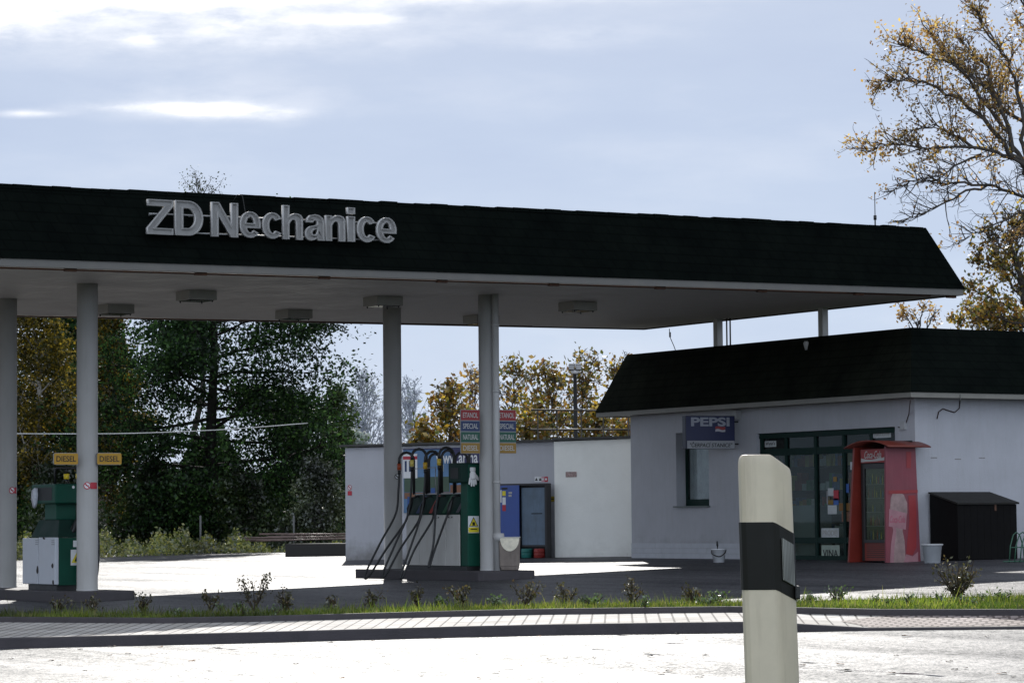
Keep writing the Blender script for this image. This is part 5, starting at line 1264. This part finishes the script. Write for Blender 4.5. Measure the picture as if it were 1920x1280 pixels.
limbs = [([(2010, 1000, 0), (2005, 700, 0), (1985, 480, 0), (1960, 360, 0), (1925, 320, 0)], .20, .10, 0.),
         ([(1960, 360, 0), (1900, 285, -.4), (1830, 215, -.6), (1760, 165, -.5), (1690, 150, -.3), (1640, 160, 0)], .065, .010, .9),
         ([(1925, 320, 0), (1880, 240, .3), (1820, 150, .5), (1770, 95, .6), (1740, 55, .6)], .055, .009, .9),
         ([(1925, 320, 0), (1915, 220, .2), (1895, 130, .3), (1850, 60, .4), (1830, 15, .4)], .055, .009, .9),
         ([(1960, 360, 0), (1970, 240, .3), (1950, 120, .2), (1925, 30, .1), (1900, -30, 0)], .06, .009, .9),
         ([(1990, 400, 0), (2020, 250, .3), (2010, 110, .2), (2030, 20, .1)], .06, .009, .8),
         ([(1985, 350, .2), (1900, 300, -.5), (1830, 280, -.8), (1740, 278, -1.), (1670, 270, -1.), (1625, 285, -1.)], .048, .008, .8),
         ([(1830, 280, -.8), (1760, 240, -.7), (1700, 245, -.6)], .03, .008, .9),
         ([(1990, 400, .2), (1920, 370, -.3), (1850, 348, -.5), (1780, 345, -.6), (1720, 340, -.6), (1665, 355, -.6)], .045, .007, .13),
         ([(1850, 348, -.5), (1790, 370, -.7), (1730, 400, -.8), (1690, 415, -.8)], .03, .006, .12),
         ([(1840, 290, -.5), (1780, 320, -.9), (1720, 345, -1.)], .03, .006, .25),
         ([(1990, 440, 0), (1930, 400, -.4), (1870, 420, -.6), (1800, 450, -.7)], .035, .006, .2),
         ([(1970, 260, 0), (1880, 200, .8), (1850, 130, 1.2), (1800, 80, 1.4)], .05, .01, .9),
         ([(1960, 330, 0), (1930, 420, -.3), (1905, 450, -.5)], .03, .008, .7),
         ([(1900, 285, -.4), (1870, 190, -.2), (1800, 130, 0), (1720, 95, .2), (1680, 80, .2)], .05, .01, .95)]
limbtree('autumn_tree', 'large half bare autumn tree leaning in from the right edge above the canopy end', 2010, D0, limbs, 9000, .042, LM_or2, 12, 1.)
limbs = [([(1960, 1000, 0), (1945, 800, 0), (1930, 620, 0), (1915, 520, 0), (1900, 450, 0)], .16, .03, .3)]
for i, (a, b) in enumerate((((1925, 600), (1800, 540)), ((1928, 610), (1790, 600)), ((1920, 560), (1830, 480)), ((1915, 520), (1850, 440)), ((1912, 500), (1900, 420)), ((1930, 620), (1850, 625)), ((1925, 560), (1990, 470)), ((1930, 600), (2000, 560)), ((1915, 540), (1870, 500)), ((1935, 640), (1830, 575)))):
    limbs.append(([(*a, 0), ((a[0]+b[0])/2, (a[1]+b[1])/2-12, random.uniform(-.8, .8)), (*b, random.uniform(-1.2, 1.2))], .04, .008, .95))
limbtree('autumn_tree', 'dense orange tree behind the shop roof at the right edge', 1960, 66., limbs, 5600, .055, LM_or, 9, .85)
limbs = [([(1725, 1000, 0), (1722, 700, 0), (1722, 600, 0)], .05, .02, 0), ([(1722, 640, 0), (1705, 600, 0), (1695, 580, .2)], .02, .005, .8), ([(1722, 620, 0), (1728, 590, 0), (1730, 574, .2)], .02, .005, .8), ([(1722, 640, 0), (1745, 600, 0), (1752, 585, .2)], .02, .005, .6)]
limbtree('sapling', 'thin twiggy sapling top seen between canopy and shop roof', 1725, 64., limbs, 260, .045, LM_or2, 6, .45)

# ground cover on the far edge: countless leaves, one mass
Pn = []
for i in range(48000):
    px = rng.uniform(-80, 660); D = rng.uniform(72, 80); p = far(px, 1030, D); h = rng.uniform(0, 1)**1.9*(.60+.12*math.sin(px*.043)+.12*math.sin(px*.13+1)+.2*math.sin(px*.37)*math.sin(D*5))*(1.1 if px < 470 else .6)
    Pn.append((p[0], p[1], gz(p[0])-.28+h*.95))
tag(fast_mesh('ground_cover', leaves(np.array(Pn), .05), 4, leafmat('cover_leaf', [(.03, .05, .012), (.09, .12, .025), (.22, .24, .05), (.36, .33, .10)], .6, .1)), kind='stuff')
# dark understorey behind, so that no bare horizon shows
Pn = []
for i in range(16000):
    px = rng.uniform(-80, 660); D = rng.uniform(96, 112); p = far(px, 1000, D); Pn.append((p[0], p[1], gz(p[0])-.3+rng.uniform(0, 1)**.8*(3.2+1.0*math.sin(px*.02)+.6*math.sin(px*.051))))
tag(fast_mesh('thicket', leaves(np.array(Pn), .17), 4, LM_dark), kind='stuff')

# grass in the planting bed
n = 110000; t_ = rng.random(n); seg = rng.integers(0, 89, n); f = rng.random(n)
Pa = k2_[seg]+(k2_[seg+1]-k2_[seg])*f[:, None]; Pb = ge_[seg]+(ge_[seg+1]-ge_[seg])*f[:, None]
P = Pa+(Pb-Pa)*t_[:, None]; lat = P@RH[:2]
vis = np.array([(q@RH[:2])/(q@FH[:2]) for q in P]); P = P[np.abs(vis) < .2]; n = len(P)
z = np.array([gz(x) for x in P[:, 0]])+H_BED-.012; d = rng.normal(0, 1, (n, 2)); d /= np.linalg.norm(d, axis=1)[:, None]; h = rng.gamma(3.2, .0165, n)*(.55+.9*np.abs(np.sin(P[:, 0]*3.1+P[:, 1]*1.7)*np.sin(P[:, 0]*.9-P[:, 1]*2.3)))
base = np.c_[P, z]; wv = np.c_[-d[:, 1], d[:, 0], np.zeros(n)]*.006; tipv = base+np.c_[d*h[:, None]*.6, h]
V = np.stack([base-wv, base+wv, tipv], 1)
tag(fast_mesh('grass', V, 3, leafmat('grass_blade', [(.07, .11, .012), (.12, .18, .02), (.20, .25, .035), (.24, .22, .08)], .6, .05)), kind='stuff')
# rose bushes standing in the bed
def rose(name, label, px, py, wpx, hpx, nl, lm, group, stems=7, dark=False):
    p = G(px, py, H_BED); D = p@_fw; H = hpx*D/F; W = wpx*D/F/2; w = Wood(); tips = []
    t = thing(name, label, 'rose bush' if name == 'rose_bush' else 'weed', (p[0], p[1], p[2]-.015), 0, group)
    for i in range(stems):
        a = rng.uniform(0, 6.28); r = W*rng.uniform(.3, 1); d = np.array([math.cos(a)*r, math.sin(a)*r, H*rng.uniform(.6, 1.)])
        b = bend(np.zeros(3), d, np.linalg.norm(d), 5, .09, .03); w.limb(b, .010, .004, 4); tips += b[2:]
        for j in range(4):
            c = bend(b[rng.integers(1, 5)], unit(d+rng.normal(0, .35, 3)*np.linalg.norm(d)), H*rng.uniform(.2, .4), 3, .15, .05); w.limb(c, .004, .002, 3); tips += c[1:]
    nl = int(nl*1.15)
    w.mb.build('stem', mat('rose_stem', (.05, .035, .02), .8, .3), t)
    T_ = np.array(tips); idx = rng.integers(0, len(T_), nl); fast_mesh('foliage', leaves(T_[idx]+rng.normal(0, .026, (nl, 3)), .0205), 4, lm, t); return t
LM_rose = leafmat('rose_leaf', [(.03, .028, .012), (.06, .06, .02), (.10, .10, .035), (.13, .08, .03), (.22, .20, .08)], .45, .10)
LM_weed = leafmat('weed_leaf', [(.05, .10, .025), (.10, .17, .05), (.17, .24, .09)], .5, .12)
roses = [(105, 1149, 50, 26, 130, 'first from the left, dim one below the left diesel pump'), (175, 1148, 36, 30, 130, 'dark one just right of the left pump column'), (270, 1147, 46, 32, 150, 'dark one standing apart at the end of the left island'), (395, 1146, 40, 36, 150, 'short one left of the tallest left hand rose'), (476, 1143, 76, 68, 260, 'tall open one with two spreading stems'), (535, 1144, 40, 44, 190, 'upright one right of the tall spreading rose'),
         (622, 1140, 32, 26, 100, 'low one left of the pump island'), (698, 1139, 50, 34, 150, 'below the hoses of the multi hose pump'), (783, 1137, 52, 40, 160, 'below the white pump panels'), (868, 1136, 50, 48, 190, 'in front of the green pump tower'), (985, 1133, 60, 46, 180, 'below the right end of the pump island'), (1060, 1132, 50, 40, 140, 'reddish one below the cream wall'), (1185, 1130, 46, 48, 200, 'below the left corner of the shop'), (1300, 1129, 40, 34, 120, 'below the small white bucket')]
for px, py, w_, h_, nl, lb in roses: rose('rose_bush', 'small sparse rose bush, '+lb, px, py, w_, h_, nl, LM_rose, 'roses in the planting bed')
rose('rose_bush', 'largest bushy rose sparkling in front of the black storage box', 1798, 1122, 92, 78, 620, LM_rose, 'roses in the planting bed', 16)
for px, py, w_, h_, nl, lb in ((445, 1144, 26, 14, 40, 'left of the tall spreading rose'), (830, 1137, 44, 18, 110, 'between two roses below the pump'), (1110, 1132, 60, 22, 160, 'below the cream wall'), (1345, 1129, 40, 22, 90, 'left of the marker post'), (1570, 1125, 50, 24, 140, 'below the red cooler'), (1515, 1126, 30, 16, 70, 'just right of the marker post'), (1880, 1121, 40, 14, 80, 'at the right edge of the bed'), (930, 1135, 40, 18, 90, 'below the litter bin')):
    rose('weed_plant', 'pale green leafy weed in the grass bed '+lb, px, py, w_, h_, nl, LM_weed, 'weeds in the planting bed', 6)
for k in range(16):
    px = random.choice((random.uniform(300, 1380), random.uniform(1510, 1910))); py = np.interp(px, [300, 960, 1380, 1510, 1910], [1150, 1136, 1131, 1129, 1121])+random.uniform(-1, 7)
    w_ = random.uniform(14, 34); rose('weed_plant', 'pale green weed tuft in the grass bed', px, py, w_, random.uniform(8, 20), random.randint(25, 60), LM_weed, 'small weed tufts in the planting bed', 4)
# fallen leaves
M_fall = [mat('fallen_%d' % i, c, .8, .2, 20) for i, c in enumerate(((.035, .02, .012), (.08, .035, .012), (.15, .06, .015), (.03, .025, .02)))]
def flat_leaf():
    mb = MB(); k = 9; s = random.uniform(.032, .055)
    ring_ = [(s*math.cos(t)*random.uniform(.6, 1.1), s*.6*math.sin(t)*random.uniform(.7, 1.2), random.uniform(.0, .014)) for t in np.linspace(0, 6.283, k, endpoint=False)]
    return mb.add(ring_+[(0, 0, .006)], [(i, (i+1) % k, k) for i in range(k)])
protos = []
for i in range(6):
    o = flat_leaf().build('fallen_leaf', M_fall[i % 4]); protos.append(o)
spots = [(555, 1244), (900, 1271), (1255, 1257), (1312, 1268), (240, 1225), (205, 1228), (450, 1238), (290, 1226), (360, 1238), (110, 1247), (60, 1256), (95, 1238), (720, 1232), (930, 1260), (1030, 1235), (1060, 1232), (1115, 1232), (975, 1248), (1220, 1230), (1320, 1227), (1575, 1244), (1590, 1256), (1680, 1229), (1670, 1262), (1790, 1255), (1810, 1252), (1880, 1262), (1900, 1268), (1780, 1240), (1500, 1247), (620, 1205), (700, 1201), (300, 1212), (130, 1214), (150, 1217), (210, 1211), (50, 1217), (820, 1198), (1010, 1192), (1130, 1190), (1270, 1187), (1700, 1192), (1850, 1193), (590, 1262), (640, 1270), (790, 1266), (160, 1257), (1240, 1262), (1090, 1264), (20, 1235)]
for i, (px, py) in enumerate(spots):
    o = protos[i] if i < 6 else protos[i % 6].copy()
    if i >= 6: col.objects.link(o)
    p = G(px, py, H_ROAD+.006); o.location = tuple(map(float, p)); o.rotation_euler.z = random.uniform(0, 6.28); s = random.uniform(.7, 1.3); o.scale = (s, s, s)
    tag(o, 'brown curled fallen leaf lying on the wet road', 'leaf', 'fallen leaves on the road')

# ------------------------------------------------------------------ sky, sun, camera
SUN_EL, SUN_AZ = R(32.3), R(30)          # azimuth from +Y towards +X
to_sun_ = (math.sin(SUN_AZ)*math.cos(SUN_EL), math.cos(SUN_AZ)*math.cos(SUN_EL), math.sin(SUN_EL))
wd_ = bpy.data.worlds.new('World'); sc.world = wd_; wd_.use_nodes = True; w = N(wd_)
tc = w.a('ShaderNodeTexCoord'); dirv = tc.outputs['Generated']
def dot(v):
    d = w.a('ShaderNodeVectorMath', operation='DOT_PRODUCT'); w.k(dirv, d.inputs[0]); d.inputs[1].default_value = tuple(map(float, v)); return d.outputs['Value']
ca = dot(RH); cf = w.math('MAXIMUM', w.math('ABSOLUTE', dot(FH)), .05); cu_ = dot((0, 0, 1))
aa = w.math('DIVIDE', ca, cf); ee = w.math('DIVIDE', cu_, cf)
cv = w.a('ShaderNodeCombineXYZ'); w.k(aa, cv.inputs[0]); w.k(ee, cv.inputs[1])
mpn = w.a('ShaderNodeMapping'); w.k(cv.outputs[0], mpn.inputs[0]); mpn.inputs['Scale'].default_value = (9, 30, 1); mpn.inputs['Location'].default_value = (3.3, 1.7, 0)
nz1 = w.noise(1., 7, .55, mpn.outputs[0]).outputs[0]
mpn2 = w.a('ShaderNodeMapping'); w.k(cv.outputs[0], mpn2.inputs[0]); mpn2.inputs['Scale'].default_value = (38, 120, 1)
nz2 = w.noise(1., 8, .6, mpn2.outputs[0]).outputs[0]
sky = w.a('ShaderNodeTexSky', sky_type='NISHITA', sun_disc=False); sky.sun_elevation = SUN_EL; sky.sun_rotation = SUN_AZ; sky.altitude = 250; sky.dust_density = 2.0; sky.air_density = 1.0
# thin cloud veil over the sky
veil = w.ramp(ee, [(0., (6.1, 7.2, 9.0)), (.08, (5.5, 6.65, 8.6)), (.14, (5.1, 6.15, 8.15)), (.19, (5.4, 6.3, 8.1)), (.8, (4.6, 5.1, 5.9))]).outputs[0]
base_ = w.mix(.95, sky.outputs[0], veil)
soft = w.ramp(nz1, [(.34, (.96, .965, .98)), (.5, (1.0, 1., 1.)), (.68, (1.12, 1.085, 1.045))]).outputs[0]
base_ = w.mix(1., base_, soft, 'MULTIPLY')
away = w.ramp(w.math('MULTIPLY_ADD', dot(to_sun_), .5, .5), [(.12, (2.8, 2.76, 2.66)), (.62, (1.05, 1.05, 1.05)), (.85, (1, 1, 1))]).outputs[0]   # unseen sky opposite the sun raised to brighten the shaded walls
base_ = w.mix(1., base_, away, 'MULTIPLY')
def gauss(a0, e0, sa, se, amp):
    x = w.math('DIVIDE', w.math('SUBTRACT', aa, a0), sa); y = w.math('DIVIDE', w.math('SUBTRACT', ee, e0), se)
    q = w.math('ADD', w.math('POWER', w.math('ABSOLUTE', x), 2.), w.math('POWER', w.math('ABSOLUTE', y), 2.)); return w.math('MULTIPLY', w.math('EXPONENT', w.math('MULTIPLY', q, -1.)), amp)
def ae(px, py): d = ray(px, py); return float(d@RH/(d@FH)), float(d[2]/(d@FH))
tot = None
for px, py, sx, sy, am in ((400, 207, 105, 13, 1.0), (250, 200, 110, 8, .42), (60, 213, 60, 7, .5), (640, 37, 95, 10, .72), (265, 73, 35, 12, .62), (430, 45, 60, 16, .45), (330, -12, 420, 36, 1.1), (0, 20, 120, 45, .8), (1000, -8, 300, 12, .35), (500, -70, 1000, 60, 1.0), (520, 215, 60, 12, .4), (400, 190, 260, 45, .22), (650, 60, 300, 40, .25), (250, 60, 380, 60, .35), (1100, 70, 150, 30, .2)):
    a0, e0 = ae(px, py); gq = gauss(a0, e0, sx/F, sy/F, am); tot = gq if tot is None else w.math('ADD', tot, gq)
cm = w.math('MULTIPLY', tot, w.math('MAXIMUM', w.math('MULTIPLY_ADD', nz2, 3.2, -.62), .12))
cm = w.ramp(cm, [(.05, (0, 0, 0)), (.3, (.22, .22, .22)), (.95, (1, 1, 1))]).outputs[0]
fin = w.mix(cm, base_, (11.5, 11.6, 12., 1))
bg = w.a('ShaderNodeBackground'); w.k(fin, bg.inputs[0]); bg.inputs[1].default_value = .1
wo = w.a('ShaderNodeOutputWorld'); w.k(bg.outputs[0], wo.inputs[0])
sun = bpy.data.lights.new('sun', 'SUN'); sun.energy = 4.5; sun.angle = R(.53); sun.color = (1, .965, .91)
so = bpy.data.objects.new('sun', sun); col.objects.link(so)
to_sun = Vector((math.sin(SUN_AZ)*math.cos(SUN_EL), math.cos(SUN_AZ)*math.cos(SUN_EL), math.sin(SUN_EL)))
so.rotation_euler = to_sun.to_track_quat('Z', 'Y').to_euler(); so.location = (20, 60, 40)
cd = bpy.data.cameras.new('camera'); co_ = bpy.data.objects.new('camera', cd); col.objects.link(co_); sc.camera = co_
cd.sensor_width = 36; cd.sensor_fit = 'HORIZONTAL'; cd.lens = F/1920*36; cd.clip_end = 4000; cd.clip_start = .1
mw = Matrix.Identity(4)
for i in range(3): mw[i][0], mw[i][1], mw[i][2], mw[i][3] = _rt[i], _up[i], -_fw[i], CAM[i]
co_.matrix_world = mw
sc.view_settings.view_transform = 'Standard'; sc.view_settings.look = 'None'; sc.view_settings.exposure = 0
sc.render.engine = 'CYCLES'; sc.cycles.use_denoising = True; sc.cycles.max_bounces = 8; sc.cycles.transparent_max_bounces = 12
